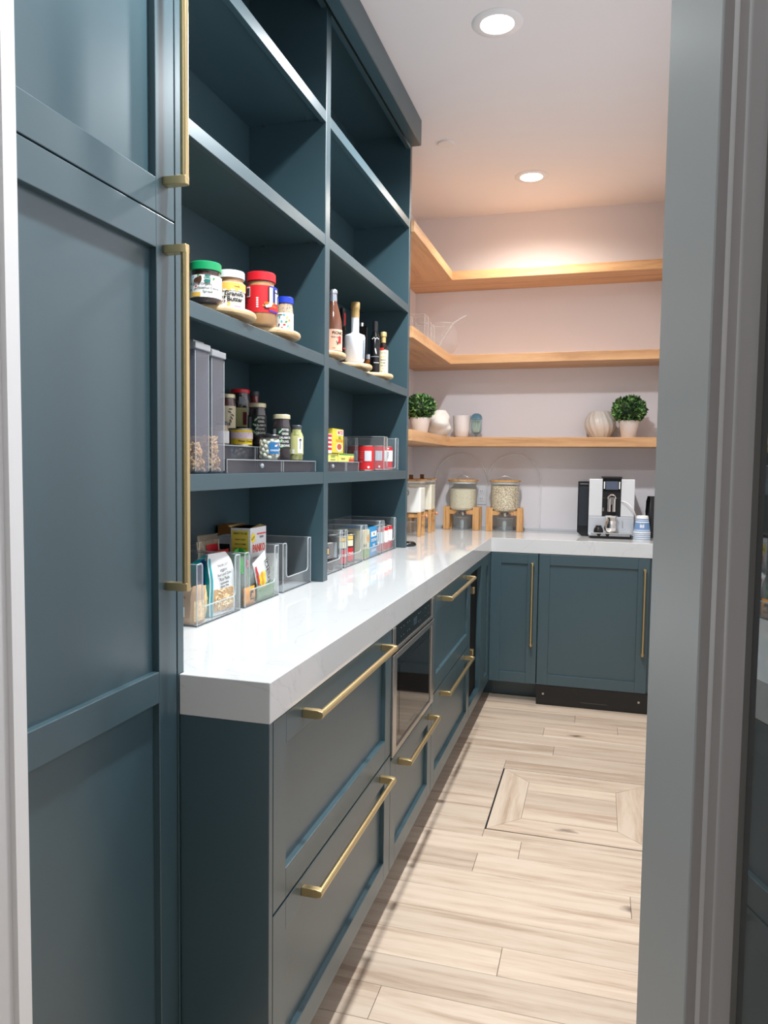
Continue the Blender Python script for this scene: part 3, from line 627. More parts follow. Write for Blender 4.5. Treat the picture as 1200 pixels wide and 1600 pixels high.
olive(-.385, 2.148, 1.3200, .140, .0275, 'dark olive jar with leafy label on the front step, beside the onions')
olive(-.468, 2.150, 1.3600, .136, .0285, 'dark olive jar with leafy label on the middle step, behind the onions')
# onions
t, l = jar('onion_jar', 'squat jar of white cocktail onions with black lid and blue label', -.385, 2.060, 1.3200, .0315, .0745, mat('onion_brine', (170, 176, 160), .3), BLKL, .009, neck=.9, shoulder=.82, label=None, fillr=.8)
mo = MB(); q = random.Random(2)
for k in range(46):
    a = k * 2.4; zz = .008 + .0012 * k; mo.sphere((.0235 * cos(a), .0235 * sin(a), min(zz, .056)), .0075, 8)
mo.build('onions', mat('pearl_onion', (222, 222, 204), .3), t, smooth=60, kind='stuff')
l = arc_patch(.0318, -.05, 1.05, .018, .052, 10).build('label', BLUL, t, smooth=60); write('ONIONS', .0075, cyl_fn(.0325, .028, .52), PAPER, l, .02)
blob(l, .0322, .62, .042, .005, .003, PAPER, .4); blob(l, .0322, .8, .046, .003, .003, mat('salmon_print', (220, 110, 80), .5))
# green pickle jar
t, l = jar('pickle_jar', 'small jar of green pickles with grey lid at the right end of the riser', -.385, 2.268, 1.3200, .0212, .114, PICK, mat('grey_lid', (70, 74, 80), .4), .011, neck=.72, shoulder=.76, label=PGL, lz=(.18, .70))
cprint(l, .0216, .15, .95, .024, .074, PAPER, 6); write('ORGANIC', .006, cyl_fn(.0228, .05, .55), INK, l, .02, rot=pi / 2); cprint(l, .0216, -.65, -.3, .022, .036, PAPER, 3); blob(l, .0222, .55, .066, .004, .004, INK)
# second-row things
jar('tan_sauce_jar', 'small tan sauce jar with grey lid and white label beside the yellow can', -.47, 1.925, 1.3600, .0195, .066, TANF, mat('grey_lid', (70, 74, 80), .4), .010, label=PAPER, lz=(.08, .6), shoulder=.7)
t = thing('food_can', 'short yellow and white can of water chestnuts on the riser', 'can', (-.465, 2.030, 1.3600), face_cam(-.465, 2.03))
MB().lathe([(.001, 0), (.0345, 0), (.035, .002), (.0342, .004), (.0342, .048), (.035, .050), (.034, .052), (.001, .0505)], seg=36).build('tin', STEEL, t, smooth=40)
l = arc_patch(.0345, -2, 2, .0045, .047, 20).build('label', YEL, t, smooth=60); cprint(l, .0348, -1.2, 1.5, .021, .040, mat('pale_pink_print', (226, 208, 214), .5), 12); cprint(l, .0348, -1.9, -.85, .006, .044, GREYL, 6, lift=.001)
blob(l, .035, .85, .036, .006, .005, mat('maroon_print', (120, 30, 40), .5)); write('Water Chestnuts', .008, cyl_fn(.0358, .014, .6), INK, l, .02)
for a in (-.5, -.2, .1, .4): blob(l, .035, a, .028 + .003 * sin(a * 9), .003, .002, mat('tan_print', (190, 150, 100), .5))
t, l = jar('pasta_sauce_jar', 'tall brown sauce jar with cream lid, leftmost at the back of the riser', -.545, 2.098, 1.4105, .028, .110, MAR, GOLDL, .012, label=CREAM, lz=(.03, .66), lang=.7, laoff=.45)
for k in range(6): blob(l, .0308, .25 + .1 * (k % 4), .018 + .009 * k, .002, .006, BROWN, .3 * k)
t, l = jar('red_lid_jar', 'large dark jar with red lid behind the brown sauce jar', -.545, 2.186, 1.4105, .034, .133, DKJ, REDL, .012, label=PGL, lz=(.1, .55), lang=.5, laoff=.15)
cprint(l, .0346, .25, .6, .02, .06, mat('maroon_print', (120, 30, 40), .5), 4); arc_patch(.0344, -.1, .35, .085, .108, 5).build('sticker', GREYL, t)
jar('salsa_jar', 'small-lidded red salsa jar at the back of the riser, right of the red lid', -.545, 2.290, 1.4105, .027, .137, SAL, mat('grey_lid', (70, 74, 80), .4), .013, neck=.55, shoulder=.55)

# ---- bottles
def bottle(name, lb, x, y, z, prof, m, cap=None, capm=None, liquid=None, liqm=None):
    t = thing(name, lb, 'bottle', (x, y, z), face_cam(x, y)); MB().lathe(prof, seg=36).build('body', m, t, smooth=50)
    if cap: MB().lathe(cap, seg=28).build('cap', capm, t, smooth=40)
    return t
RG = mat('amber_pink_glass', (112, 72, 56), .08, spec=.8); FOIL = mat('silver_foil', (170, 176, 186), .3, metal=.6)
t = bottle('sparkling_bottle', 'dark rose sparkling bottle with pink label and silver foil neck', -.375, 2.580, ZT, [(.001, 0), (.030, 0), (.032, .004), (.032, .095), (.030, .125), (.022, .160), (.014, .190), (.0125, .2), (.001, .2)], RG,
           [(.001, .196), (.0135, .196), (.0125, .222), (.0145, .224), (.0145, .232), (.011, .238), (.001, .239)], FOIL)
arc_patch(.0324, -2, 2, .002, .018, 20).build('liquid_band', mat('orange_pink', (206, 108, 72), .3), t, smooth=60)
l = arc_patch(.0324, -2, 2, .019, .094, 20).build('label', mat('blush_label', (226, 184, 160), .6), t, smooth=60)
write('PICNIC', .014, cyl_fn(.0334, .080, .55), INK, l, .03); write('Rose wine', .008, cyl_fn(.0334, .066, .3), INK, l, .01); write('V', .018, cyl_fn(.0334, .045, .5), INK, l, .03)
cprint(l, .0330, .62, .95, .045, .07, RED, 3); write('brut', .006, cyl_fn(.0334, .027, .1), INK, l, .01)
t = bottle('white_bottle', 'matt white round-shouldered bottle with wooden stopper', -.385, 2.862, ZT, [(.001, 0), (.0335, 0), (.034, .018), (.0385, .024), (.0405, .118), (.038, .125), (.018, .133), (.0155, .137), (.0155, .196), (.001, .196)], mat('white_ceramic', (222, 224, 230), .35),
           [(.001, .195), (.0165, .195), (.0165, .228), (.018, .230), (.018, .254), (.0165, .2565), (.001, .2565)], mat('cork_gold', (168, 140, 88), .5))
t.scale = (1, 1, .985)
cprint(t, .0398, .92, 1.12, .03, .105, mat('blue_grey_seal', (110, 138, 156), .4), 3, name='seal')
write('extra virgin', .006, cyl_fn(.0408, .062, .38), GREYL, t, .0, rot=pi / 2)
cprint(t, .0337, -1.3, 1.3, .014, .0148, GREYL, 12, name='line')
t = bottle('black_bottle', 'slim black bottle with white figure print', -.375, 3.105, ZT, [(.001, 0), (.0195, 0), (.021, .004), (.021, .148), (.017, .160), (.0115, .176), (.0105, .180), (.001, .18)], mat('black_gloss', (14, 15, 18), .2),
           [(.001, .18), (.0115, .18), (.0115, .222), (.001, .223)], BLKL)
blob(t, .0214, .15, .095, .0025, .013, PAPER, .2); cprint(t, .0212, -.9, .9, .070, .073, GREYL, 8); cprint(t, .0212, -.2, .9, .045, .047, PAPER, 5)
for a, zz in ((-.5, .147), (-.2, .15), (.1, .146), (.4, .15), (.7, .147)): blob(t, .0212, a, zz, .0025, .0025, PAPER)
VG = mat('dark_vinegar_glass', (34, 24, 22), .08, spec=.8)
t = bottle('vinegar_bottle', 'small dark vinegar bottle with gold cap and cream label', -.362, 3.190, ZT, [(.001, 0), (.0200, 0), (.0205, .003), (.0205, .115), (.019, .126), (.0105, .140), (.0095, .146), (.001, .146)], VG,
           [(.001, .145), (.0105, .145), (.0105, .170), (.0135, .172), (.0135, .188), (.012, .191), (.001, .191)], mat('pale_gold_cap', (206, 178, 118), .35, metal=.4))
l = arc_patch(.0208, -1.5, 1.5, .012, .112, 14).build('label', CREAM, t, smooth=60); cprint(l, .0212, -1.0, .1, .1125, .121, RED, 4)
write("LUCINI", .0095, cyl_fn(.0218, .100, 0), GREYL, l, .01)
for i, (s, sz) in enumerate((('ARTISAN', .006), ('Balsamic', .0075), ('Vinegar', .0075), ('of Modena', .006), ('ITALY', .005), ('8.5 FL OZ', .005))): write(s, sz, cyl_fn(.0218, .082 - .0125 * i, 0), INK if i else ORG, l, .015)
# dark bottles in the second row
t = bottle('dark_wine_bottle', 'black bottle with red capsule stripe behind the rose bottle', -.475, 2.965, ZT, [(.001, 0), (.022, 0), (.024, .004), (.024, .135), (.014, .162), (.0125, .168), (.001, .168)], mat('black_gloss', (14, 15, 18), .2),
           [(.001, .167), (.0128, .167), (.0128, .226), (.001, .227)], BLKL)
t.location = (-.475, 2.965, 1.6694); t.scale = (1, 1, 1.24); cprint(t, .0131, .5, 1.3, .17, .21, RED, 4); cprint(t, .0242, .2, 1.2, .09, .095, RED, 4); blob(t, .0244, .9, .04, .006, .006, GREYL)
t = thing('black_square_bottle', 'square black bottle with silver stopper behind the white bottle', 'bottle', (-.50, 3.30, 1.6694), face_cam(-.5, 3.30))
MB().box(-.03, .03, -.024, .028, 0, .265).build('body', mat('black_gloss', (14, 15, 18), .2), t, bevel=.004); MB().lathe([(.001, .265), (.010, .265), (.012, .284), (.001, .286)], seg=16).build('cap', CHROME, t, smooth=40)
t = bottle('amber_small_bottle', 'short amber bottle with cream label just right of the white bottle', -.485, 3.40 - .02, 1.6694, [(.001, 0), (.020, 0), (.021, .003), (.021, .085), (.010, .108), (.009, .115), (.001, .115)], mat('amber_glass', (110, 62, 28), .1), [(.001, .114), (.011, .114), (.011, .135), (.001, .136)], FOIL)
l = arc_patch(.0213, -1.5, 1.5, .02, .078, 12).build('label', CREAM, t, smooth=60); write('2', .03, cyl_fn(.022, .05, -.3), INK, l, .03)
t.location = (-.455, 3.262, 1.6694)

# ---- boxes and cans in the right bay, shelf by the eye level
def carton(name, lb, x0, x1, y0, y1, z0, z1, m, cat='box', group=None, rot=0, bevel=.0008):
    c = ((x0 + x1) / 2, (y0 + y1) / 2, z0); t = thing(name, lb, cat, c, rot, group)
    MB(c).box(x0, x1, y0, y1, z0, z1).build('carton', m, t, bevel=bevel); t['half'] = 0
    return t, (x1 - x0) / 2, (y1 - y0) / 2
del_keys = []
YC = mat('yellow_carton', (226, 204, 70), .5); PYC = mat('pale_yellow_carton', (232, 226, 120), .5)
t, hx, hy = carton('seasoning_box', 'small pale yellow box lying flat at the left of the right bay', -.47, -.405, 2.618, 2.722, 1.3200, 1.3500, PYC)
write('Natural', .010, side_fn(-hy - .0006, 0, .018), GREENP, t, .01); write('ORGANIC', .011, flat_fn(hx + .0006, 0, .018), GREENP, t, .01); write('Vegetable Broth', .008, flat_fn(hx + .0006, 0, .007), INK, t, .01)
t, hx, hy = carton('bouillon_box', 'flat pale yellow box with red pepper picture under the tall yellow box', -.47, -.400, 2.7235, 2.910, 1.3200, 1.3515, PYC)
m_ = MB(); 
for i in range(6): y_ = .03 + i * .011; m_.add([(hx + .0006, y_ - .006, .002), (hx + .0006, y_ + .006, .002), (hx + .0006, y_ + .002, .018 + .004 * (i % 3))], [(0, 1, 2)])
m_.build('print', RED, t); write('Vegetable', .012, flat_fn(hx + .0008, -.045, .012), INK, t, .0); MB().box(hx, hx + .0005, -hy + .002, hy - .002, .026, .031).build('print', GREENP, t)
t, hx, hy = carton('matzo_mix_box', 'tall yellow box standing on the flat boxes, with red lettering and a bowl picture', -.455, -.40, 2.652, 2.775, 1.3525, 1.444, YC)
MB().box(hx, hx + .0005, -.012, hy - .002, .068, .087).build('print', PAPER, t, bevel=0)
write('MATZO', .018, flat_fn(hx + .001, .025, .0775), RED, t, .03); write('BALL', .014, flat_fn(hx + .001, .02, .058), GREENP, t, .02); write('NOODLE MIX', .013, flat_fn(hx + .001, .015, .047), ORG, t, .03)
mb = MB(); n = 14; mb.add([(hx + .0006, .012 + .034 * cos(2 * pi * i / n), .022 + .017 * sin(2 * pi * i / n)) for i in range(n)], [tuple(range(n))]); mb.build('print', PAPER, t)
mb = MB(); mb.add([(hx + .0010, .012 + .027 * cos(2 * pi * i / n), .024 + .012 * sin(2 * pi * i / n)) for i in range(n)], [tuple(range(n))]); mb.build('print', mat('soup_print', (190, 84, 50), .5), t)
write('Soup', .014, side_fn(-hy - .0006, 0, .06), RED, t, .02)
t, hx, hy = carton('red_white_box', 'small red and white box against the shelf divider', -.47, -.402, 2.5955, 2.6505 - .001, 1.3525, 1.424, PAPER)
for i in range(4): MB().box(hx, hx + .0005, -hy + .003, hy - .003, .012 + i * .016, .021 + i * .016).build('print', RED, t)
t.location.z = 1.3505; 
t = thing('white_cup', 'small white cup with dark red print behind the lying boxes', 'cup', (-.452, 3.005 - .03, 1.3305), face_cam(-.45, 3.0))
MB().lathe([(.001, 0), (.024, 0), (.0265, .004), (.0265, .062), (.025, .062), (.025, .004), (.001, .003)], seg=28).build('body', mat('cup_white', (206, 202, 196), .4), t, smooth=50)
cprint(t, .0265, .0, .7, .02, .05, mat('maroon_print', (120, 30, 40), .5), 5)
t.location = (-.455, 2.975, 1.2836); MB().box(-.03, .03, -.03, .03, 0, .0002).build('foot', SMOKE, t); t.location.z = 1.3136
t.location = (-.455, 2.98, 1.284)
def tomato(x, y, z, r_, h_, lb, white=False, grp='red tomato cans'):
    t = thing('tomato_can', lb, 'can', (x, y, z), face_cam(x, y), grp)
    MB().lathe([(.001, .002), (r_ - .001, 0), (r_ + .0006, .001), (r_ + .0006, .003), (r_, .004), (r_, h_ - .004), (r_ + .0006, h_ - .003), (r_ + .0006, h_ - .001), (r_ - .001, h_), (r_ - .002, h_ - .003), (.001, h_ - .003)], seg=32).build('tin', STEEL, t, smooth=40)
    l = arc_patch(r_ + .0003, -2.2, 2.2, .0045, h_ - .0045, 22).build('label', RED, t, smooth=60); r = r_ + .0007
    if white:
        cprint(l, r, -1.3, 1.3, h_ * .36, h_ * .82, PAPER, 12); cprint(l, r, -1.3, 1.3, .008, h_ * .34, mat('tomato_photo', (190, 70, 78), .4), 12)
        write('Diced', .014, cyl_fn(r + .001, h_ * .6, -.45), INK, l, .02, rot=pi / 2, sx=.8); write('Tomatoes', .013, cyl_fn(r + .001, h_ * .6, .35), INK, l, .02, rot=pi / 2, sx=.7)
        for a in (-.5, .4): blob(l, r, a, h_ * .9, .004, .003, PAPER)
    else:
        cprint(l, r, -.15, .75, h_ * .38, h_ * .78, mat('grey_white_panel', (206, 208, 216), .5), 6)
        for i in range(4): cprint(l, r, -.9, -.3, h_ * (.5 + .08 * i), h_ * (.515 + .08 * i), mat('pale_red_ink', (222, 120, 116), .5), 3)
        cprint(l, r, -.95, -.45, h_ * .33, h_ * .37, GREYL, 3); blob(l, r, .35, h_ * .14, .005, .005, PAPER)
    return t
ZD = 1.2835
# storage bins -------------------------------------------------------------
def bin_(x0, x1, y0, y1, z0, h_, lb, grp, fh=.045, up=.030):
    """clear acrylic bin, front at x1 with a deep U cut"""
    c = ((x0 + x1) / 2, (y0 + y1) / 2, z0); t = thing('acrylic_bin', lb, 'bin', c, 0, grp); th = .0022; w_ = (y1 - y0) / 2; d_ = (x1 - x0) / 2
    MB().box(-d_, d_, -w_, w_, 0.0002, th).build('base', ACRYL, t)
    MB().box(-d_, -d_ + th, -w_, w_, th, h_).build('back_wall', ACRYL, t)
    for s_ in (-1, 1): MB().box(-d_ + th, d_ - th, s_ * w_ - (th if s_ > 0 else 0), s_ * w_ + (th if s_ < 0 else 0), th, h_).build('side_wall', ACRYL, t)
    R_ = .014; pts = [(-w_, 0.0), (w_, 0.0), (w_, h_), (w_ - up + .004, h_)]
    rim = [(w_, h_ - .001), (w_ - up + .006, h_)]
    rim += [(w_ - up + .002, h_ - .002), (w_ - up, h_ - .008)]
    for i in range(6):
        a = i / 5 * pi / 2; rim.append((w_ - up - R_ + R_ * cos(a), fh + R_ - R_ * sin(a)))
    rim += [(-p[0], p[1]) for p in rim[::-1]]
    pts = [(-w_, 0.0003), (w_, 0.0003)] + rim
    MB().prism(pts, d_ - th, d_, 0).build('front_wall', ACRYL, t)
    MB().tube([(d_, p[0], p[1]) for p in rim], .0021, 6).build('front_rim', RIM, t, smooth=60)
    e = MB()
    for s_ in (-1, 1): e.tube([(d_, s_ * w_, .002), (d_, s_ * w_, h_ - .002)], .0016, 6); e.tube([(-d_, s_ * w_, h_), (d_, s_ * w_, h_)], .0012, 6)
    e.tube([(-d_, -w_, h_), (-d_, w_, h_)], .0012, 6); e.build('wall_edges', RIM, t, smooth=60)
    MB().tube([(-d_, -w_, .0022), (d_, -w_, .0022), (d_, w_, .0022), (-d_, w_, .0022)], .0019, 6).build('base_edge', EDGED, t, smooth=60)
    return t
bin_(-.58, -.352, 3.185, 3.425, ZD, .150, 'clear scoop-front bin holding the tomato cans on the eye-level shelf', 'clear acrylic bins', up=.05, fh=.012)
tomato(-.392, 3.045, ZD + .0003, .0325, .107, 'red tomato can left of the clear bin on the eye-level shelf')
tomato(-.400, 3.232, ZD + .003, .0345, .109, 'red tomato can at the left inside the eye-level clear bin')
tomato(-.400, 3.375, ZD + .003, .033, .109, 'red and white diced tomato can at the right of the eye-level clear bin', True)
for i in range(2): tomato(-.505, 3.24 + i * .13, ZD + .003, .033, .109, 'red tomato can at the ' + ['left', 'right'][i] + ' of the back row in the eye-level clear bin')
# wire-like clear handle over the first can
t = bin_(-.575, -.47, 2.99, 3.17, ZD, .142, 'narrow clear bin standing behind the red tomato can', 'clear acrylic bins')

# bins on the counter, right bay
ZK = CT + .0004
ys = [(2.422, 2.652), (2.682, 2.905), (2.935, 3.170), (3.195, 3.420)]
names = ['dark cans', 'black and white cans', 'beige and blue cartons', 'red and white tomato cans']
for (a, b), nm in zip(ys, names): bin_(-.585, -.358, a, b, ZK, .147, 'clear scoop-front counter bin filled with ' + nm, 'clear acrylic bins', up=.026)
def simple_can(x, y, z, r_, h_, lb, base, prints, txt=None, lm=None, grp=None):
    t = thing('food_can', lb, 'can', (x, y, z), face_cam(x, y), grp)
    MB().lathe([(.001, .002), (r_ - .001, 0), (r_ + .0006, .001), (r_ + .0006, .003), (r_, .004), (r_, h_ - .004), (r_ + .0006, h_ - .003), (r_ + .0006, h_ - .001), (r_ - .001, h_), (r_ - .002, h_ - .003), (.001, h_ - .003)], seg=28).build('tin', lm or STEEL, t, smooth=40)
    l = arc_patch(r_ + .0003, -2.2, 2.2, .0045, h_ - .0045, 20).build('label', base, t, smooth=60)
    for a0_, a1_, z0_, z1_, m__ in prints: cprint(l, r_ + .0005, a0_, a1_, z0_ * h_, z1_ * h_, m__, 5)
    if txt: write(txt[0], txt[1], cyl_fn(r_ + .0022, h_ * txt[2], txt[3]), txt[4], l, .02)
    return t
zb = ZK + .0026
DKC = mat('dark_can_label', (44, 38, 44), .4); GRYC = mat('grey_can_label', (112, 110, 112), .4); NAVY = mat('navy_print', (40, 48, 84), .5)
for i, yy in enumerate((2.48, 2.56)):
    for j in range(2):
        simple_can(-.405, yy + .02, zb + j * .054, .034, .053, ('lower' if j == 0 else 'upper') + ' short dark can, ' + ('left' if i == 0 else 'right') + ' stack of the leftmost bay bin', DKC if j == 0 else GRYC,
                   [(-.6, .5, .1, .7, GRYC if j == 0 else NAVY), (.0, .5, .2, .6, BROWN if j == 0 else PEACH), (-1.2, -.6, .3, .5, RED)], None, grp='short dark cans')
for i in range(2):
    simple_can(-.405 , 2.735 + i * .085, zb, .038, .118, ('left' if i == 0 else 'right') + ' black and white patterned can in the second bay bin', mat('black_can_label', (40, 40, 46), .4),
               [(-.8, -.1, .3, .8, PAPER), (.1, .9, .82, .95, PEACH), (.1, .9, .6, .8, CREAM), (.15, .95, .1, .55, RED), (-1.2, -.85, .1, .7, GREENP)], ('BEANS', .013, .36, .5, PAPER))
t, hx, hy = carton('beige_carton', 'beige carton with green foot in the third bay bin', -.50, -.372, 2.948, 3.045, zb, zb + .118, mat('beige_carton', (222, 206, 164), .5))
MB().box(hx, hx + .0005, -hy, hy, .004, .04).build('print', mat('grass_green', (132, 160, 84), .5), t); mb = MB(); mb.add([(hx + .0008, .03 + .012 * cos(i * pi / 8), .08 + .018 * sin(i * pi / 8)) for i in range(16)], [tuple(range(16))]); mb.build('print', ORG, t); write('broth', .02, flat_fn(hx + .0008, -.01, .055), BROWN, t, .02)
t, hx, hy = carton('blue_carton', 'bright blue and beige carton in the third bay bin', -.50, -.372, 3.05, 3.158, zb, zb + .122, mat('cyan_carton', (30, 140, 196), .5))
MB().box(hx, hx + .0005, -hy + .02, hy - .008, .082, .104).build('print', PAPER, t)
for i, s in enumerate(('COCONUT', 'MILK', 'ORGANIC')): write(s, .017, flat_fn(hx + .001, .006, .066 - .022 * i), PAPER, t, .03)
write('365', .014, flat_fn(hx + .001, .006, .093), INK, t, .02)
for i in range(3): tomato(-.400, 3.232 + i * .0755, zb, .0345, .112, ['leftmost', 'middle', 'rightmost'][i] + ' red and white tomato can in the counter bin at the shelf end', True)
for a, b in ys:
    for k, yy in enumerate((a + .06, b - .06)): 
        if a < 2.93 or a > 3.18: simple_can(-.515, yy, zb, .036, .11, ('left' if k == 0 else 'right') + ' dark can at the back of the counter bin with ' + names[ys.index((a, b))], DKC, [], None, mat('dull_tin', (90, 92, 96), .4, metal=1), 'back-row cans in the counter bins')

# bins on the counter, left bay
for (a, b), nm in zip(((1.588, 1.812), (1.842, 2.064), (2.098, 2.326)), ('bags of pasta', 'noodle packets', 'rice, nearly empty')):
    bin_(-.585, -.357, a, b, ZK, .152, 'clear scoop-front counter bin holding ' + nm, 'clear acrylic bins', up=.026)
# --- bag builders
def pil(u, v, w_, h_, t_, crimp=.88):
    e = max(0, 1 - abs(u) ** 2.6) * max(0, 1 - (min(abs(v) / crimp, 1)) ** 2.6)
    wr = .0012 * sin(9 * u + 5 * v) * (1 - abs(v)) + .0009 * sin(17 * v + 6 * u)
    return (t_ / 2 * sqrt(e) + wr * (e > 0), u * w_ / 2 * (1 - .05 * (1 - abs(v) ** 2)), v * h_ / 2)
def pillow(name, lb, cat, loc, rz, tilt, w_, h_, t_, m, part='wrapper', lean=0, group=None):
    t = thing(name, lb, cat, loc, rz, group); t.rotation_euler = (tilt, lean, rz); n = 16; mb = MB()
    for s_ in (1, -1):
        vs = []; fs = []
        for i in range(n + 1):
            for j in range(n + 1):
                x, y, z = pil(-1 + 2 * j / n, -1 + 2 * i / n, w_, h_, t_); vs.append((s_ * (x + .0006), y, z + h_ / 2))
        for i in range(n):
            for j in range(n): fs.append((i * (n + 1) + j, i * (n + 1) + j + 1, (i + 1) * (n + 1) + j + 1, (i + 1) * (n + 1) + j))
        mb.add(vs, fs)
    mb.build(part, m, t, smooth=70); t['dims'] = (w_, h_, t_); return t
def patch(t, u0, u1, v0, v1, m, lift=.001, shape=None, name='print', n=8):
    w_, h_, t_ = t['dims']; vs = []; fs = []
    for i in range(n + 1):
        for j in range(n + 1):
            u = u0 + (u1 - u0) * j / n; v = v0 + (v1 - v0) * i / n
            if shape: u, v = shape(j / n * 2 - 1, i / n * 2 - 1, (u0 + u1) / 2, (v0 + v1) / 2, (u1 - u0) / 2, (v1 - v0) / 2)
            x, y, z = pil(u, v, w_, h_, t_); vs.append((x + .0006 + lift, y, z + h_ / 2))
    for i in range(n):
        for j in range(n): fs.append((i * (n + 1) + j, i * (n + 1) + j + 1, (i + 1) * (n + 1) + j + 1, (i + 1) * (n + 1) + j))
    return MB().add(vs, fs).build(name, m, t, smooth=70)
def pfn(t, lift=.002):
    w_, h_, t_ = t['dims']
    def fn(u, v):
        x, y, z = pil(max(-1, min(1, u / (w_ / 2))), max(-1, min(1, v / (h_ / 2))), w_, h_, t_); return (x + lift, u, v + h_ / 2)
    return fn
# gusseted pasta bag, teal and blue sides, white front with a clear window
def gusset(name, lb, loc, rz, w_, d_, h_, m, top=.8, cat='bag', lean=.010):
    t = thing(name, lb, cat, loc, rz); secs = []; K = 14
    def sec(f):
        z = f * h_; k = 1 if f < top else max(.06, 1 - .94 * ((f - top) / (1 - top)) ** 1.9)
        ww = w_ / 2 * (1 + .03 * sin(f * 9)) * (1 if f < top else 1 - .34 * ((f - top) / (1 - top)) ** 3); dd_ = d_ / 2 * k; sh = lean * max(0, (f - top) / (1 - top)) + (d_ / 2 - d_ / 2 * k) * .62
        return ww, dd_, z, sh
    for i in range(K + 1):
        ww, dd_, z, sh = sec(i / K); b = .003
        secs.append([(dd_ + sh, -ww + b, z), (dd_ + .002 + sh, 0, z), (dd_ + sh, ww - b, z), (dd_ - b * dd_ / (d_ / 2) + sh, ww, z), (sh, ww - .006 * (i > 2), z), (-dd_ + b * dd_ / (d_ / 2) + sh, ww, z), (-dd_ + sh, ww - b, z), (-dd_ + sh, -ww + b, z),
                     (-dd_ + b * dd_ / (d_ / 2) + sh, -ww, z), (sh, -ww + .006 * (i > 2), z), (dd_ - b * dd_ / (d_ / 2) + sh, -ww, z)])
    MB().loft(secs).build('bag_skin', m, t, smooth=45); t['dims'] = (w_, d_, h_, top, lean)
    def front(f0, f1, u0, u1, mm, lift=.0012, name='print'):
        vs = []; fs = []; n = 8
        for i in range(n + 1):
            ww, dd_, z, sh = sec(f0 + (f1 - f0) * i / n)
            for j in range(n + 1): u = u0 + (u1 - u0) * j / n; vs.append((dd_ + sh + .002 * (1 - abs(u)) + lift, u * (ww - .003), z))
        for i in range(n):
            for j in range(n): fs.append((i * (n + 1) + j, i * (n + 1) + j + 1, (i + 1) * (n + 1) + j + 1, (i + 1) * (n + 1) + j))
        return MB().add(vs, fs).build(name, mm, t, smooth=60)
    def side(f0, f1, g0, g1, mm, lift=.0012):      # on the -y side, g from -1 (back) to 1 (front)
        vs = []; fs = []; n = 8
        for i in range(n + 1):
            f = f0 + (f1 - f0) * i / n; ww, dd_, z, sh = sec(f)
            for j in range(n + 1):
                g_ = g0 + (g1 - g0) * j / n; dip = .006 * (1 - abs(g_)) * (f > .15); vs.append((dd_ * g_ * .99 + sh, -ww + dip - lift, z))
        for i in range(n):
            for j in range(n): fs.append((i * (n + 1) + j, i * (n + 1) + j + 1, (i + 1) * (n + 1) + j + 1, (i + 1) * (n + 1) + j))
        return MB().add(vs, fs).build('print', mm, t, smooth=60)
    return t, front, side
TEALB = mat('teal_foil', (20, 150, 158), .35); BLUEB = mat('blue_foil', (42, 92, 176), .35); BAGW = mat('white_bag', (228, 230, 230), .4)
zb0 = ZK + .0030
t, fr, sd = gusset('pasta_bag', 'white teal and blue pasta bag with a window in the first counter bin', (-.413, 1.752, zb0), -.12, .112, .080, .158, BAGW, top=.60, lean=-.004)
sd(.0, .985, -1, 1, TEALB); sd(.08, .9, -.15, .62, BLUEB, .0022); fr(0, .93, -1, -.84, TEALB); fr(.06, .42, -.78, .86, mat('pasta_window', (196, 160, 118), .3))
m1 = MB(); q = random.Random(9)
for k in range(40):
    u, v = q.uniform(-.037, .037), q.uniform(.016, .060); a = q.uniform(0, 3.1); pp = [(.0425 + .001 * sin(k), u + .007 * cos(a + s_ * .9), v + .007 * sin(a + s_ * .9)) for s_ in (-1, -.5, 0, .5, 1)]; m1.tube(pp, .0026, 6)
m1.build('pasta', mat('pale_pasta', (226, 200, 158), .45), t, smooth=60, kind='stuff')
for s, z_, sz in (("TRADER JOE'S", .137 - .010, .009), ('organic', .116, .013), ('Red Lentil Corn', .104, .0105), ('Rice Pasta', .092, .0125), ('supplemental', .081, .008), ('Gluten Free', .0725, .009)):
    f_ = z_ / .158; k_ = 1 if f_ < .6 else 1 - .94 * ((f_ - .6) / .4) ** 1.9; ww = .040 * k_ + .04 * (1 - k_) * .62 - .004 * max(0, (f_ - .6) / .4) + .0022
    write(s, sz, flat_fn(ww + .002, .003, z_), INK, t, .015, rot=.08, sx=.85)
write('NET WT 12 OZ', .006, flat_fn(.0440, .012, .007), INK, t, .0)
t, fr, sd = gusset('grain_bag', 'tan bag of grain with a small white sticker behind the brass pull', (-.405, 1.628, zb0), -.05, .062, .060, .092, mat('tan_bag', (196, 158, 122), .35), top=.7)
MB().box(-.018, .012, -.0330, -.0322, .018, .042).build('sticker', PAPER, t); write('GRAIN', .010, side_fn(-.033, 0, .066), INK, t, .01); fr(.05, .6, -.8, .8, speckle('grain_window', (206, 170, 128), (236, 208, 164), 260, .5))
t = pillow('noodle_nest_pack', 'clear pack of pale noodle nests in front of the pasta bag', 'packet', (-.395, 1.677, zb0), -.15, 0, .036, .082, .02, mat('creamy_noodles', (232, 204, 152), .5))
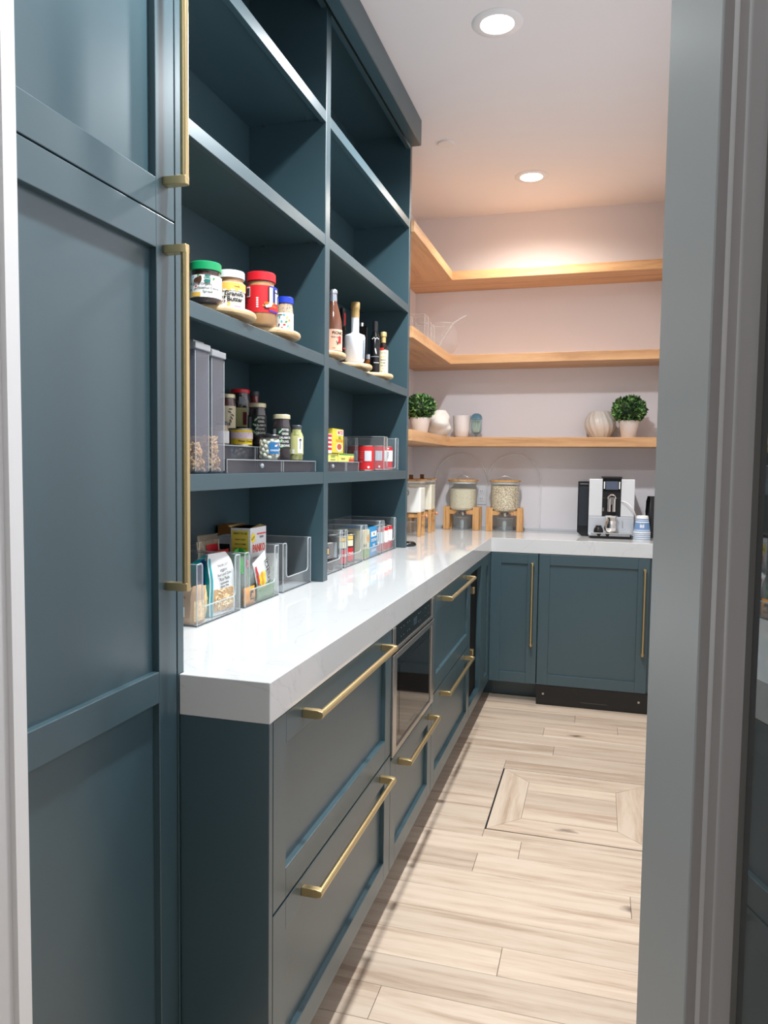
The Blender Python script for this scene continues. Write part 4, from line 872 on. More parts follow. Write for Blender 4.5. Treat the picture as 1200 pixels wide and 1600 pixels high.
# red noodle pack at the back
t = pillow('dried_noodle_pack', 'clear pack of dried noodles with a red label, at the left of the middle bin', 'packet', (-.505, 1.905, zb0 + .006), -.10, 0, .098, .182, .026, clear('clear_film', (225, 225, 222), ior=1.5, body=.3, bodycol=(190, 172, 150)))
patch(t, -.45, .93, .05, .70, mat('crimson_label', (176, 24, 40), .4)); m1 = MB(); q = random.Random(4)
for k in range(34): u = q.uniform(-.055, .05); m1.tube([(0.0, u, .02), (.006, u + q.uniform(-.01, .01), .10), (.003, u + q.uniform(-.012, .012), .165)], .0018, 5)
m1.build('noodles', mat('pale_noodle', (216, 200, 176), .5), t, smooth=60, kind='stuff'); write('ramen', .022, pfn(t), mat('pink_ink', (220, 140, 150), .5), t, .01, cy=.01, cz=.040); write('NOODLES', .012, pfn(t), mat('pink_ink', (220, 140, 150), .5), t, .01, cy=.012, cz=.020)
t = pillow('black_snack_pack', 'black and green packet with a red top edge behind the pasta bag', 'packet', (-.458, 1.897, zb0 + .0), .0, 0, .090, .148, .02, mat('black_foil', (30, 36, 34), .3)); patch(t, -.9, .9, .82, .98, RED); patch(t, -.5, .6, .2, .6, mat('deep_green_foil', (40, 92, 62), .4))
t, hx, hy = carton('white_tea_box', 'white box with a black rooftop picture behind the noodle packets', -.524, -.464, 1.978, 2.056, zb0, zb0 + .176, mat('white_box', (206, 208, 210), .5))
mb = MB(); mb.add([(hx + .0006, -.030, .146), (hx + .0006, 0, .160), (hx + .0006, .03, .146), (hx + .0006, .026, .140), (hx + .0006, -.026, .140)], [(0, 1, 2, 3, 4)]); mb.build('print', INK, t); write('green tea', .012, flat_fn(hx + .0008, 0, .128), INK, t, .02); MB().box(-.02, .02, -hy - .0005, -hy, .12, .155).build('print', INK, t)
write('mint', .012, side_fn(-hy - .001, 0, .137), PAPER, t, .01)
t, hx, hy = carton('orange_cracker_box', 'brown and orange box just behind the panko box', -.580, -.530, 2.103, 2.186, zb0, zb0 + .200, mat('ochre_box', (150, 98, 42), .5))
MB().box(hx - .002, hx + .0006, hy - .006, hy, 0, .200).build('edge_print', mat('vermilion_print', (222, 84, 40), .5), t)
write('PRETZEL', .014, flat_fn(hx + .001, -.003, .19), BROWN, t, .01); write('CRACKERS', .012, flat_fn(hx + .001, -.003, .175), BROWN, t, .01)
# panko box
t, hx, hy = carton('panko_box', 'tall yellow and white panko breadcrumb box sticking out of the middle bins', -.492, -.430, 2.083, 2.190, zb0, zb0 + .206, mat('white_box', (206, 208, 210), .5))
t.location = (-.426, 2.006, zb0)
MB().box(-hx + .003, hx - .006, -hy - .0006, -hy, .02, .198).build('print', mat('mustard_print', (222, 198, 78), .5), t)
write('READY TO USE', .0085, side_fn(-hy - .001, 0, .190), INK, t, .02, sx=.75)
for i in range(7): write(['PANKO CRISPY', 'BREAD CRUMBS', 'FOR BAKING AND', 'FRYING. COAT', 'CHICKEN, FISH', 'AND VEGETABLES', 'AND SERVE HOT'][i], .0062, side_fn(-hy - .001, 0, .172 - i * .013), INK, t, .01, sx=.8)
fx = hx + .001
write('PANKO', .031, flat_fn(fx, .002, .144), mat('panko_red', (222, 66, 36), .5), t, .03, sx=.78); write('JAPANESE STYLE BREAD CRUMBS', .0062, flat_fn(fx, .002, .118), INK, t, .01, sx=.85)
write('KIKKO', .009, flat_fn(fx, .02, .176), INK, t, .02); MB().box(hx, hx + .0006, -.01, hy - .004, .184, .188).build('print', RED, t); write('PANKO', .018, flat_fn(fx, 0, .095), RED, t, .02); write('CRISPY', .018, flat_fn(fx, 0, .076), ORG, t, .02); write('COATING', .016, flat_fn(fx, .006, .058), ORG, t, .02)
n = 12; mb = MB(); mb.add([(hx + .0007, -.036 + (.017 if i % 2 else .012) * cos(i * pi / 6), .176 + (.017 if i % 2 else .012) * sin(i * pi / 6)) for i in range(12)], [tuple(range(12))]); mb.build('print', YEL, t); write('NEW', .009, flat_fn(fx, -.036, .176), INK, t, .01, rot=.5)
MB().box(hx, hx + .0006, .01, hy - .004, .106, .110).build('print', NAVY, t)
mb = MB(); mb.add([(-hx, -hy, .206), (hx, -hy, .206), (hx + .002, hy, .206), (-hx, hy, .206), (-hx - .004, -hy - .01, .212), (-.004, -hy + .02, .218), (.01, hy, .211)], [(0, 1, 2, 3), (0, 4, 5), (0, 5, 3), (1, 2, 6)]); mb.build('flap', mat('kraft_inside', (170, 146, 92), .7), t)
# packets in the middle bin
GRNF = mat('pale_green_film', (178, 206, 170), .35)
t = pillow('ramen_packet', 'leaning white ramen packet with diagonal lettering and green, yellow and red bands', 'packet', (-.395, 2.002, zb0 + .004), -.10, .28, .086, .118, .015, BAGW)
t.rotation_euler = (.36, .0, 0); t.location = (-.371, 1.998, zb0 + .014)
patch(t, -.98, -.05, -.85, -.2, mat('leaf_green_foil', (66, 176, 62), .4)); patch(t, -.75, .1, -.55, .25, YEL, .0016); patch(t, -.5, -.2, -.62, .3, ORG, .0022); patch(t, -.95, -.8, -.3, .8, RED, .0028)
write('ICHIBAN', .027, pfn(t, .0045), INK, t, .02, rot=-1.5708, cy=.020, cz=-.002, sx=.8); write('SAPPORO', .013, pfn(t, .0045), INK, t, .01, rot=-1.5708, cy=.034, cz=.016, sx=.9)
t = pillow('green_film_packet', 'pale green clear packet lying at the front of the middle bin', 'packet', (-.364, 1.99, zb0), 0, 0, .12, .045, .006, clear('green_film', (196, 222, 190), ior=1.5, body=.4, bodycol=(176, 206, 170)))
t = pillow('orange_snack_packet', 'small orange packet with a black print at the left of the middle bin', 'packet', (-.3695, 1.892, zb0), -.0, 0, .070, .048, .015, mat('orange_foil', (238, 156, 44), .3)); patch(t, -.2, .4, -.5, .6, INK); patch(t, -.1, .3, -.3, .3, mat('tan_print', (190, 150, 100), .5), .0018)
t = pillow('clear_noodle_packet', 'clear packet with green and pink prints standing at the left of the middle bin', 'packet', (-.3835, 1.889, zb0), -.0, 0, .076, .134, .010, clear('grey_film', (214, 218, 214), ior=1.5, body=.35, bodycol=(176, 182, 176)))
patch(t, -.9, -.3, .3, .95, GREENP); patch(t, .3, .6, .5, .8, mat('pink_print2', (226, 110, 140), .5)); patch(t, .55, .75, -.6, .8, GREENP, .0015)
t = pillow('rice_noodle_packet', 'grey translucent rice noodle packet leaning behind the ramen packet', 'packet', (-.386, 2.018, zb0), 0, 0, .078, .100, .012, mat('grey_noodles', (158, 156, 148), .35))
# loose green leafy snack tops
for i, (x, y, lb) in enumerate(((-.412, 1.915, 'crumpled bright green packet top behind the pasta bag, in the middle bin'),)):
    t = thing('green_crumpled_packet', lb, 'packet', (x, y, zb0)); mb = MB(); q = random.Random(i)
    mb.lathe([(.001, 0), (.018, 0), (.02, .06), (.018, .118), (.026, .134), (.016, .143), (.001, .146)], seg=22, warp=lambda r, z, a: (r * (1 + .18 * sin(5 * a + z * 70) * (z > .05)), z + (.007 * sin(3 * a + 1) if z > .11 else 0)))
    mb.build('wrapper', mat('bright_green_foil', (56, 160, 60), .35), t, smooth=40)
# rice pack in the third bin
t = pillow('rice_packet', 'flat packet of white rice standing at the left of the nearly empty bin', 'packet', (-.425, 2.115, zb0), -.9, 0, .085, .115, .018, speckle('rice_pack', (206, 198, 186), (232, 226, 214), 300, .5))

# ================================================================== on the back counter
GRAINW = mat('white_flour', (250, 248, 242), .8); RICE = speckle('rice', (196, 176, 140), (246, 236, 214), 380, .7); OATS = speckle('oats', (140, 100, 64), (244, 228, 198), 230, .7, .40, .54)
CBRF = mat('cream_flour', (246, 240, 220), .8)
def dispenser(x, y, rz, lb, fill, fillz, hoff=0):
    t = thing('grain_dispenser', lb, 'dispenser', (x, y, CT + .0004), rz, 'grain dispensers')
    # round glass drum on a bamboo cradle, front is +x
    R_ = .088; z0 = .122
    MB().lathe([(.018, z0 - .012), (.02, z0 - .002), (R_ - .012, z0), (R_, z0 + .012), (R_, .3), (R_ - .002, .3), (R_ - .002, z0 + .013), (.02, z0 + .001), (.016, z0 - .012)], seg=44).build('glass_drum', GLASS, t, smooth=40)
    MB().lathe([(.001, z0 + .002), (R_ - .014, z0 + .002), (R_ - .003, z0 + .014), (R_ - .003, fillz - .002), (R_ - .02, fillz + .002), (.001, fillz + .006)], seg=44).build('grain', fill, t, smooth=40, kind=None)
    lid = MB().lathe([(.001, .3), (R_ + .006, .3), (R_ + .008, .303), (R_ + .008, .308), (R_ + .005, .311), (.001, .311)], seg=44).build('lid', BAMBOO, t, smooth=40)
    MB().lathe([(.001, .286), (R_ - .006, .286), (R_ - .004, .29), (R_ - .004, .2995), (.001, .2995)], seg=40).build('gasket', mat('milky_gasket', (228, 228, 222), .4), t, smooth=40)
    pts = [(0, .036 * cos(a), .3105 + .024 * sin(a)) for a in [pi * i / 14 for i in range(15)]]
    MB().tube(pts, .0016, 6).build('wire_handle', STEEL, lid, smooth=60)
    for s_ in (-1, 1):
        u = MB(); y0_, y1_ = (.072, .112) if s_ > 0 else (-.112, -.072)
        u.box(.035, .055, y0_, y1_, 0, .142); u.box(-.055, -.035, y0_, y1_, 0, .142)
        u.build('leg', BAMBOO, t, bevel=.0015)
        MB().box(-.035, .035, y0_ + .01, y1_ - .01, .095, .120).build('side_rail', BAMBOO, t, bevel=.001)
    f_ = MB(); 
    for s_ in (-1, 1): f_.prism([(s_ * .072, .096), (s_ * .072, .124), (s_ * .030, .121), (s_ * .028, .112), (s_ * .040, .098)], .040, .054, 0)
    f_.build('cradle', BAMBOO, t, bevel=.001)
    MB().lathe([(.001, .088), (.018, .088), (.018, .100), (.026, .104), (.026, .109), (.001, .109)], seg=24).build('spout', CHROME, t, smooth=40)
    k = MB(); k.tube([(.055, .045, .106), (.075, .045, .106)], .004, 8); k.sphere((.080, .045, .106), .0105, 12, (.8, 1, 1)); k.build('knob', mat('copper_knob', (206, 150, 112), .35, metal=.3), t, smooth=50)
    cup = thing('measuring_cup', lb.replace('round glass grain dispenser', 'clear cup standing under the dispenser'), 'cup', (x + .005 * cos(rz), y + .005 * sin(rz), CT + .0006), rz, 'dispenser cups')
    MB().lathe([(.001, 0), (.05, 0), (.0525, .003), (.0545, .078), (.0525, .078), (.0505, .004), (.001, .003)], seg=36).build('cup_body', GLASS, cup, smooth=40)
    MB().tube([(.0545 * cos(i * pi / 16), .0545 * sin(i * pi / 16), .078) for i in range(32)], .0011, 6, close=True).build('rim', RIM, cup, smooth=60)
    MB().lathe([(.001, .0032), (.010, .0032), (.0125, .05), (.008, .058), (.001, .06)], seg=18).build('handle', RIM, cup, smooth=50)
    return t
dispenser(-.250, 4.627, -pi / 2, 'round glass grain dispenser with pale rice, left of the outlet', RICE, .250)
dispenser(.012, 4.622, -pi / 2 + .12, 'round glass grain dispenser with speckled oats, right of the outlet', OATS, .277)
# square canister dispensers along the left wall
def canister(x, y, lb, fill, fz, glyph=False):
    t = thing('canister_dispenser', lb, 'dispenser', (x, y, CT + .0004), 0, 'square canister dispensers')
    W = .072; z0 = .130
    fb = clear('canister_glass', (252, 253, 252), ior=1.45, body=.08)
    MB().box(-W, W, -.06, .06, z0, .298).build('glass_body', fb, t, bevel=.006)
    MB().box(-W + .003, W - .003, -.057, .057, z0 + .003, fz).build('flour', fill, t, bevel=.006)
    lid = MB().box(-W - .004, W + .004, -.064, .064, .308, .316).build('lid', BAMBOO, t, bevel=.002); MB().box(-W + .004, W - .004, -.056, .056, .297, .308).build('gasket', mat('milky_gasket', (228, 228, 222), .4), t, bevel=.002)
    MB().box(-.012, .012, -.004, .004, .316, .342).build('lid_tab', mat('leather_tab', (112, 78, 48), .5), lid, bevel=.002)
    for sx in (-1, 1):
        for sy in (-1, 1): MB().box(sx * .062 - .009, sx * .062 + .009, sy * .05 - .007, sy * .05 + .007, 0, .136 if sx > 0 else .129).build('leg', BAMBOO, t, bevel=.001)
    MB().box(-.06, .06, -.045, .045, .105, .126).build('cradle', BAMBOO, t, bevel=.001)
    k = MB(); k.tube([(.06, 0, .112), (.085, 0, .112)], .004, 8); k.sphere((.092, 0, .112), .011, 12, (.9, 1, 1)); k.build('knob', mat('copper_knob', (206, 150, 112), .35, metal=.3), t, smooth=50)
    cup = thing('measuring_cup', lb.replace('square glass canister of', 'clear cup under the canister of'), 'cup', (x + .0, y, CT + .0006), 0, 'dispenser cups')
    MB().lathe([(.001, 0), (.033, 0), (.035, .003), (.037, .080), (.035, .080), (.033, .004), (.001, .003)], seg=28).build('cup_body', GLASS, cup, smooth=40)
    MB().tube([(.037 * cos(i * pi / 12), .037 * sin(i * pi / 12), .080) for i in range(24)], .0013, 6, close=True).build('rim', RIM, cup, smooth=60)
    if glyph:
        g_ = MB(); g_.box(-.035, -.006, -.0635, -.0605, .222, .262); g_.box(-.050, -.040, -.0635, -.0605, .180, .215); g_.box(-.050, -.040, -.0635, -.0605, .235, .258); g_.build('black_lettering', INK, t)
        g_ = MB(); g_.tube([(-.004 + .008 * cos(a), -.0615, .242 + .012 * sin(a)) for a in [2 * pi * i / 12 for i in range(12)]], .002, 5, close=True); g_.build('black_lettering', GREYL, t)
    return t
canister(-.449, 4.08, 'square glass canister of white flour with bamboo lid and black mark', GRAINW, .272, True)
canister(-.449, 4.35, 'square glass canister of cream flour with bamboo lid, next to the corner', CBRF, .284)
# black puck beside the shelving unit
o = MB().lathe([(.001, 0), (.045, 0), (.048, .004), (.046, .012), (.038, .019), (.001, .022)], seg=36).build('black_puck', mat('black_gloss', (14, 15, 18), .2), None, smooth=40)
o.location = (-.338, 3.560, CT + .0004); tag(o, 'flat round black gadget lying on the counter beside the teal shelving', 'gadget')
# clear arch panels leaning at the wall
def arch(cx, lb):
    t = thing('acrylic_arch', lb, 'panel', (cx, YB - .0155, CT + .0006), 0, 'clear arched panels'); R_ = .166; H_ = .304
    out = [(-R_, 0), (R_, 0)] + [(R_ * cos(a), H_ + R_ * sin(a)) for a in [pi * i / 28 for i in range(29)]]
    MB().prism(out, -.002, .002, 1).build('sheet', clear('faint_acrylic', (254, 254, 254), ior=1.12, body=.02), t)
    MB().tube([(p[0], -.002, p[1]) for p in [(-R_, 0)] + [(R_ * cos(a), H_ + R_ * sin(a)) for a in [pi - pi * i / 28 for i in range(29)]] + [(R_, 0)]], .0030, 6).build('polished_edge', clear('faint_edge', (252, 252, 252), ior=1.3, body=.5, bodycol=(255, 255, 255)), t, smooth=60)
arch(-.282, 'clear arch-topped acrylic panel behind the rice dispenser'); arch(.052, 'clear arch-topped acrylic panel behind the oats dispenser')
# outlet
t = thing('wall_outlet', 'white double wall outlet between the two round dispensers', 'outlet', (-.152, YB, 1.123))
MB().box(-.036, .036, -.006, 0, -.058, .058).build('plate', mat('outlet_white', (224, 224, 228), .4), t, bevel=.0015)
for s_ in (-1, 1):
    f_ = MB().box(-.016, .016, -.008, -.006, s_ * .023 - .014, s_ * .023 + .014).build('socket', mat('outlet_white', (224, 224, 228), .4), t, bevel=.003)
    for xx, hh in ((-.006, .005), (.006, .004)): MB().box(xx - .0012, xx + .0012, -.0084, -.0078, s_ * .023 + .002 - hh / 2, s_ * .023 + .004 + hh).build('slot', BLACK, f_)
    MB().sphere((0, -.0078, s_ * .023 - .008), .0022, 8, (1, .3, 1)).build('slot', BLACK, f_)
# ---- coffee machine
cmx, cmy = .634, 4.372
t = thing('coffee_machine', 'silver and black bean-to-cup coffee machine with a touch screen', 'coffee machine', (cmx, cmy, CT + .0006), .02)
AL = mat('silver_panel', (222, 224, 226), .36, metal=.3); AL2 = mat('satin_silver', (196, 200, 206), .38, metal=.3)
bw_ = .122
MB().box(-bw_ + .004, bw_ - .004, .02, .30, .012, .318).build('body', BLACK, t, bevel=.006)
for s_ in (-1, 1):
    x0, x1 = (-bw_, -.050) if s_ < 0 else (.050, bw_)
    MB().box(x0, x1, .0, .03, .122, .330).build('front_panel', AL, t, bevel=.002)
MB().box(-bw_, bw_, -.002, .03, .016, .120).build('lower_panel', AL2, t, bevel=.002)
MB().box(-.050, .050, .006, .03, .120, .334).build('centre_column', BLACK, t)
MB().box(-.054, .054, -.006, .20, .334, .344).build('top_cap', BLACK, t, bevel=.002)
scr = MB().box(-.046, .046, -.003, .006, .262, .330).build('screen_bezel', BLACKG, t, bevel=.002); MB().box(-.033, .033, -.0038, -.003, .272, .318).build('screen', mat('dim_screen', (84, 94, 112), .15), scr)
for s_ in (-1, 1): MB().box(s_ * .0405 - .003, s_ * .0405 + .003, -.0042, -.003, .276, .316).build('buttons', PAPER, scr)
sp = MB(); sp.tube([(.020 * cos(a), -.022, .222 + .022 * sin(a)) for a in [pi * i / 10 for i in range(11)]], .005, 8)
for s_ in (-1, 1): sp.tube([(s_ * .012, -.022, .222), (s_ * .012, -.022, .150)], .0095, 12)
sp.box(-.012, .012, -.018, .008, .19, .23); sp.build('coffee_spout', CHROME, t, smooth=40)
MB().box(-.046, .046, .0, .008, .222, .226).build('slider_line', mat('dark_grey_plastic', (52, 54, 58), .4), t)
MB().box(-.047, -.040, .001, .006, .150, .170).build('chrome_clip', CHROME, t)
MB().box(-.118, .102, -.040, -.001, .014, .028).build('drip_tray', AL2, t, bevel=.002); MB().box(-.108, .108, -.060, -.001, .028, .033).build('cup_grid', STEEL, t, bevel=.001)
MB().prism([(-.078, .026), (-.05, .026), (-.058, .0145), (-.070, .0145)], -.0425, -.040, 1).build('tray_notch', BLACK, t); MB().prism([(-.03, .026), (-.006, .026), (-.011, .0145), (-.025, .0145)], -.0425, -.040, 1).build('tray_notch', BLACK, t)
MB().box(-.112, .110, -.03, .29, .0002, .0155).build('foot', BLACK, t)
MB().tube([(.058, -.004, .1), (.0625, -.004, .09), (.063, -.004, .06)], .0015, 6).build('panel_mark', GREYL, t)
hs = [(.052, .004, .206), (.060, -.014, .207), (.080, -.030, .203), (.105, -.042, .180), (.122, -.030, .150), (.131, -.014, .125), (.133, -.006, .105)]
cu = []; 
for i in range(len(hs) - 1):
    for k in range(4): cu.append(Vector(hs[i]).lerp(Vector(hs[i + 1]), k / 4))
cu.append(Vector(hs[-1]))
for _ in range(3): cu = [cu[0]] + [(cu[i - 1] + cu[i] * 2 + cu[i + 1]) / 4 for i in range(1, len(cu) - 1)] + [cu[-1]]
MB().tube(cu, .0034, 8).build('milk_hose', mat('white_hose', (226, 226, 226), .35), t, smooth=60)
# milk jug and small black cap on the tray
MB().lathe([(.001, 0), (.022, 0), (.034, .010), (.038, .026), (.035, .048), (.029, .066), (.031, .084), (.036, .094), (.034, .094), (.028, .07), (.001, .06)], seg=36).build('jug_tmp', CHROME)
jg = bpy.data.objects['jug_tmp']; jg.name = 'milk_jug'; jg.data.name = 'milk_jug'; jg.location = (cmx + .0, cmy - .036, CT + .0345); tag(jg, 'small polished steel jug standing on the coffee machine tray', 'jug'); jg.scale = (.95, .62, 1)
o = MB().lathe([(.001, 0), (.026, 0), (.0255, .012), (.020, .028), (.016, .030), (.016, .038), (.001, .038)], seg=30).build('tamper', BLACK, None, smooth=40); o.location = (cmx - .066, cmy - .031, CT + .0345); tag(o, 'black domed knob standing left of the steel jug on the tray', 'tamper')
# water tank on the left
t = thing('water_tank', 'tall black smoked water tank attached at the left of the coffee machine', 'water tank', (.492, 4.50, CT + .0006), 0)
MB().prism([(-.043, .022), (-.016, .0), (.018, .0), (.018, .315), (-.043, .315)], -.05, .12, 1).build('tank_body', mat('smoked_tank', (26, 30, 34), .12), t, bevel=.003)
MB().box(-.036, .014, -.0515, -.050, .06, .285).build('window', mat('smoked_window', (44, 50, 56), .08), t); MB().box(-.032, .014, -.0515, -.050, .298, .302).build('stripe', STEEL, t)
# ---- stack of paper cups
CUPB = mat('cup_blue', (108, 142, 186), .5)
for i in range(5):
    zc = CT + .0006 + i * .0105; t = thing('paper_cup', ['lowest', 'second lowest', 'middle', 'second from top', 'topmost'][i] + ' blue and white striped paper cup in the upturned stack', 'cup', (.797, 4.318, zc), face_cam(.797, 4.318), 'upturned paper cups')
    k = 1
    MB().lathe([(.0445, 0), (.046, .0015), (.0445, .004), (.0435, .004), (.0305, .092), (.0295, .088), (.027, .0875), (.001, .0875), (.001, .0845), (.0285, .0845), (.0425, .0)], seg=36).build('cup_body', PAPER, t, smooth=40)
    if i == 4:
        def band(z0, z1, m, nm='band'):
            r0, r1 = .0437 - .0130 * z0 / .088, .0437 - .0130 * z1 / .088
            MB().lathe([(r0 + .0003, z0), (r0 + .0008, z0), (r1 + .0008, z1), (r1 + .0003, z1)], seg=36).build(nm, m, t, smooth=40)
        band(.018, .056, CUPB, 'blue_sleeve'); band(.062, .068, CUPB); band(.071, .077, CUPB); band(.006, .010, CUPB); band(.013, .016, CUPB)
        def cf(u, v): rr_ = .0437 - .013 * (.036 + v) / .088 + .0016; return (rr_ * cos(u / rr_), rr_ * sin(u / rr_), .036 + v)
        write('88', .024, cf, PAPER, t, .02); write('—', .02, lambda u, v: cf(u, v + .014), PAPER, t, .02)
    else:
        MB().lathe([(.0448, .0042), (.0451, .0042), (.0448, .0075), (.0440, .0075)], seg=36).build('band', CUPB, t, smooth=40)
# black coffee bag half hidden by the door
t = thing('coffee_bag', 'black foil coffee bag half hidden behind the glass door', 'bag', (.872, 4.52, CT + .0006)); secs = []
for i in range(9):
    f = i / 8; dx = .055 * (1 - .35 * f ** 2); dy = .04 * (1 - f ** 2 * .85); secs.append([(dx * cos(a) + .006 * sin(5 * a + 9 * f), dy * sin(a) + .004 * cos(4 * a), .235 * f) for a in [2 * pi * k / 20 for k in range(20)]])
MB().loft(secs).build('foil', mat('black_foil2', (18, 18, 20), .22), t, smooth=50)

# ================================================================== on the oak shelves
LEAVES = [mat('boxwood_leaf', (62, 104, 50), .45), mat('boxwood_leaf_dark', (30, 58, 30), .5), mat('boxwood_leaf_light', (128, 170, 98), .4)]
POTM = mat('blush_pot', (212, 200, 192), .6)
def boxwood(x, y, z, r_, ph, pr, lb, sd_):
    t = thing('potted_boxwood', lb, 'plant', (x, y, z), 0, 'round boxwood plants')
    MB().lathe([(.001, 0), (pr * .70, 0), (pr * .74, .003), (pr, ph * .9), (pr, ph), (pr - .006, ph), (pr - .008, ph * .8), (.001, ph * .78)], seg=36).build('pot', POTM, t, smooth=40)
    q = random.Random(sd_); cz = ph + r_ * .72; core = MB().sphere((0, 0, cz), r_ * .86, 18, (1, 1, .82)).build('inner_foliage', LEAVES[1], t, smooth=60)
    for li, lm in enumerate(LEAVES):
        m1 = MB()
        for k in range(330):
            u = q.uniform(-.98, 1); a = q.uniform(0, 2 * pi); s_ = sqrt(1 - u * u); n_ = Vector((s_ * cos(a), s_ * sin(a), u * .84)); c = Vector((0, 0, cz)) + n_ * r_ * q.uniform(.82, 1.03)
            if c.z < ph * .72: continue
            d1 = (n_ + Vector((q.uniform(-1, 1), q.uniform(-1, 1), q.uniform(-.6, 1))) * .8).normalized(); d2 = d1.cross(Vector((q.uniform(-1, 1), q.uniform(-1, 1), q.uniform(-1, 1)))).normalized()
            L1 = r_ * .25; W1 = r_ * .095
            m1.add([c, c + d1 * L1 * .4 + d2 * W1, c + d1 * L1, c + d1 * L1 * .4 - d2 * W1], [(0, 1, 2, 3)])
        m1.build('leaves', lm, t, kind='stuff')
boxwood(-.392, 4.035, 1.4814, .078, .088, .056, 'round boxwood ball in a blush pot at the left end of the lowest shelf', 1)
boxwood(.719, 4.545, 1.4814, .086, .098, .055, 'round boxwood ball in a cream pot at the right end of the lowest shelf', 2)
# folded white sculpture vase
def fold(r, z, a):
    k = sin(pi * min(max(z / .16, 0), 1)); return (r * (1.02 + .15 * k * sin(2 * a + z * 40 + 1) + .16 * k * abs(sin(1.5 * a - z * 38)) - .10 * k), z)
prof = [(.001, 0)] + [(.038 + .036 * sin(pi * (i / 24) ** .85), .002 + .158 * i / 24) for i in range(25)] + [(.028, .158), (.026, .148), (.001, .146)]
o = MB().lathe(prof, seg=64, warp=fold).build('folded_vase', mat('matt_white_ceramic', (206, 203, 198), .6), None, smooth=70); o.location = (-.376, 4.47, 1.4814); tag(o, 'lumpy folded white ceramic vase right of the left boxwood', 'vase')
# blush cup vase
prof = [(.001, 0), (.036, 0), (.043, .012), (.050, .05), (.0535, .10), (.0545, .134), (.0515, .134), (.049, .10), (.040, .02), (.001, .015)]
o = MB().lathe(prof, seg=48).build('white_vase', mat('white_blush_ceramic', (216, 210, 208), .5), None, smooth=60); o.location = (-.258, 4.585, 1.4814); tag(o, 'plain white tapered cup vase beside the glass cloche', 'vase')
# glass match cloche
t = thing('match_cloche', 'blue-grey glass dome of long matches on a small foot', 'jar', (-.168, 4.590, 1.4814))
BG = clear('blue_grey_glass', (222, 235, 238), ior=1.5, body=.07, bodycol=(130, 170, 184))
MB().lathe([(.001, 0), (.031, 0), (.031, .003), (.010, .008), (.008, .020), (.020, .028), (.032, .040), (.0345, .05), (.0345, .112)], seg=36).build('foot_glass', BG, t, smooth=50)
MB().lathe([(.0355, .112), (.0355, .118), (.033, .132), (.024, .143), (.012, .148), (.001, .1495)], seg=36).build('dome', clear('blue_glass_dome', (170, 204, 216), ior=1.5, body=.3, bodycol=(120, 170, 188)), t, smooth=50)
m1 = MB(); q = random.Random(8)
for k in range(36): a = q.uniform(0, 6.28); r0 = .02 * sqrt(q.random()); r1 = .026 * sqrt(q.random()); b = a + q.uniform(-1, 1); m1.tube([(r0 * cos(a), r0 * sin(a), .034), (r1 * cos(b), r1 * sin(b), .106)], .0018, 5)
m1.build('matches', mat('match_sticks', (232, 236, 214), .6), t, kind='stuff')
MB().tube([(.035 * cos(i * pi / 14), .035 * sin(i * pi / 14), .113) for i in range(28)], .0014, 6, close=True).build('rim', RIM, t, smooth=60)
# ribbed swirl vase
def swirl(r, z, a): return (r * (1.02 - .05 * abs(sin(8 * a + z * 26))), z)
prof = [(.001, 0), (.04, 0)] + [(.050 + .048 * sin(pi * (.06 + .86 * i / 30)), .003 + .155 * i / 30) for i in range(31)] + [(.045, .156), (.043, .146), (.001, .144)]
prof = [(r * .92 if r > .05 else r, z) for r, z in prof]
o = MB().lathe(prof, seg=132, warp=swirl).build('swirl_vase', mat('cream_glaze', (214, 206, 196), .35), None, smooth=70); o.location = (.560, 4.649, 1.4814); tag(o, 'round cream vase with carved diagonal swirl ribs', 'vase')
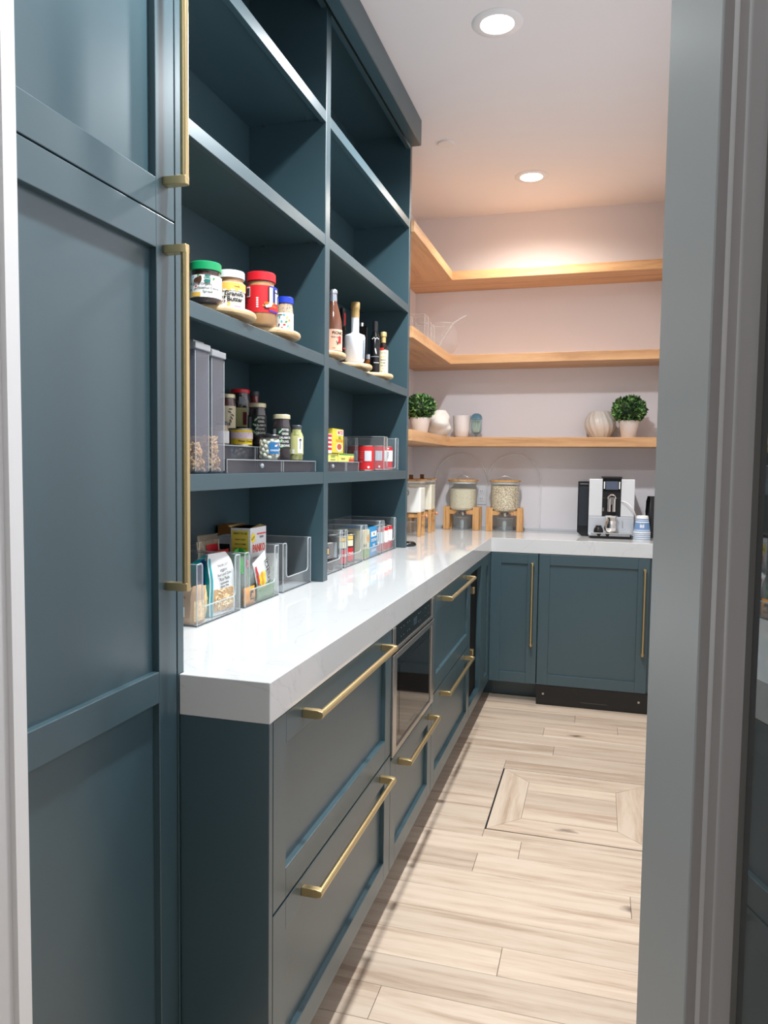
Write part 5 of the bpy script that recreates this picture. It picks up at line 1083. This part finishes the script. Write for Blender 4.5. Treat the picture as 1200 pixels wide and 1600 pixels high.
# glass bowl with ladle and square glass vases on the middle shelf
ZM = 1.9674
o = thing('punch_bowl', 'round clear glass bowl on the middle shelf near the corner', 'bowl', (-.362, 4.46, ZM))
prof = [(.001, 0), (.045, 0), (.070, .014), (.096, .05), (.104, .09), (.098, .135), (.080, .172), (.076, .184), (.0735, .184), (.077, .172), (.095, .134), (.101, .09), (.093, .052), (.068, .018), (.001, .004)]
CG = clear('crystal', (253, 253, 253), ior=1.45, body=.015, refl=1)
prof = [(a * .95, b) for a, b in prof]
MB().lathe(prof, seg=52).build('bowl_glass', CG, o, smooth=60); MB().tube([(.0710 * cos(i * pi / 20), .0710 * sin(i * pi / 20), .184) for i in range(40)], .0011, 6, close=True).build('rim', RIM, o, smooth=60)
t = thing('glass_ladle', 'thin clear ladle leaning out of the round glass bowl', 'ladle', (-.362, 4.46, ZM))
MB().tube([(-.03, -.02, .03), (.02, -.01, .120), (.066, 0, .1905), (.115, .01, .222), (.142, .012, .234)], .0030, 8).build('stem', RIM, t, smooth=60); MB().lathe([(.001, .014), (.015, .018), (.022, .030), (.0205, .030), (.001, .018)], (-.04, -.02), 18).build('scoop', CG, t, smooth=60)
for (x, y, s_, hh, lb) in ((-.42, 4.245, .044, .150, 'square clear glass vase next to the punch bowl'), (-.42, 4.08, .046, .165, 'square clear glass vase at the left end by the teal shelving')):
    t = thing('square_vase', lb, 'vase', (x, y, ZM), .0, 'square glass vases'); mb = MB(); w_ = s_; th = .003
    mb.box(-w_, w_, -w_, w_, 0, .006); mb.box(-w_, -w_ + th, -w_, w_, .006, hh); mb.box(w_ - th, w_, -w_, w_, .006, hh); mb.box(-w_ + th, w_ - th, -w_, -w_ + th, .006, hh); mb.box(-w_ + th, w_ - th, w_ - th, w_, .006, hh); mb.build('glass_walls', CG, t)
    e = MB(); e.tube([(-w_, -w_, hh), (w_, -w_, hh), (w_, w_, hh), (-w_, w_, hh)], .0013, 6, close=True)
    for a in (-1, 1):
        for b in (-1, 1): e.tube([(a * w_, b * w_, .002), (a * w_, b * w_, hh)], .0013, 6)
    e.build('edges', clear('bright_edge', (235, 235, 235), ior=1.5, body=.3, bodycol=(240, 235, 232)), t, smooth=60)
for ob in list(bpy.data.objects):
    for k in ('half', 'dims'):
        if k in ob: del ob[k]
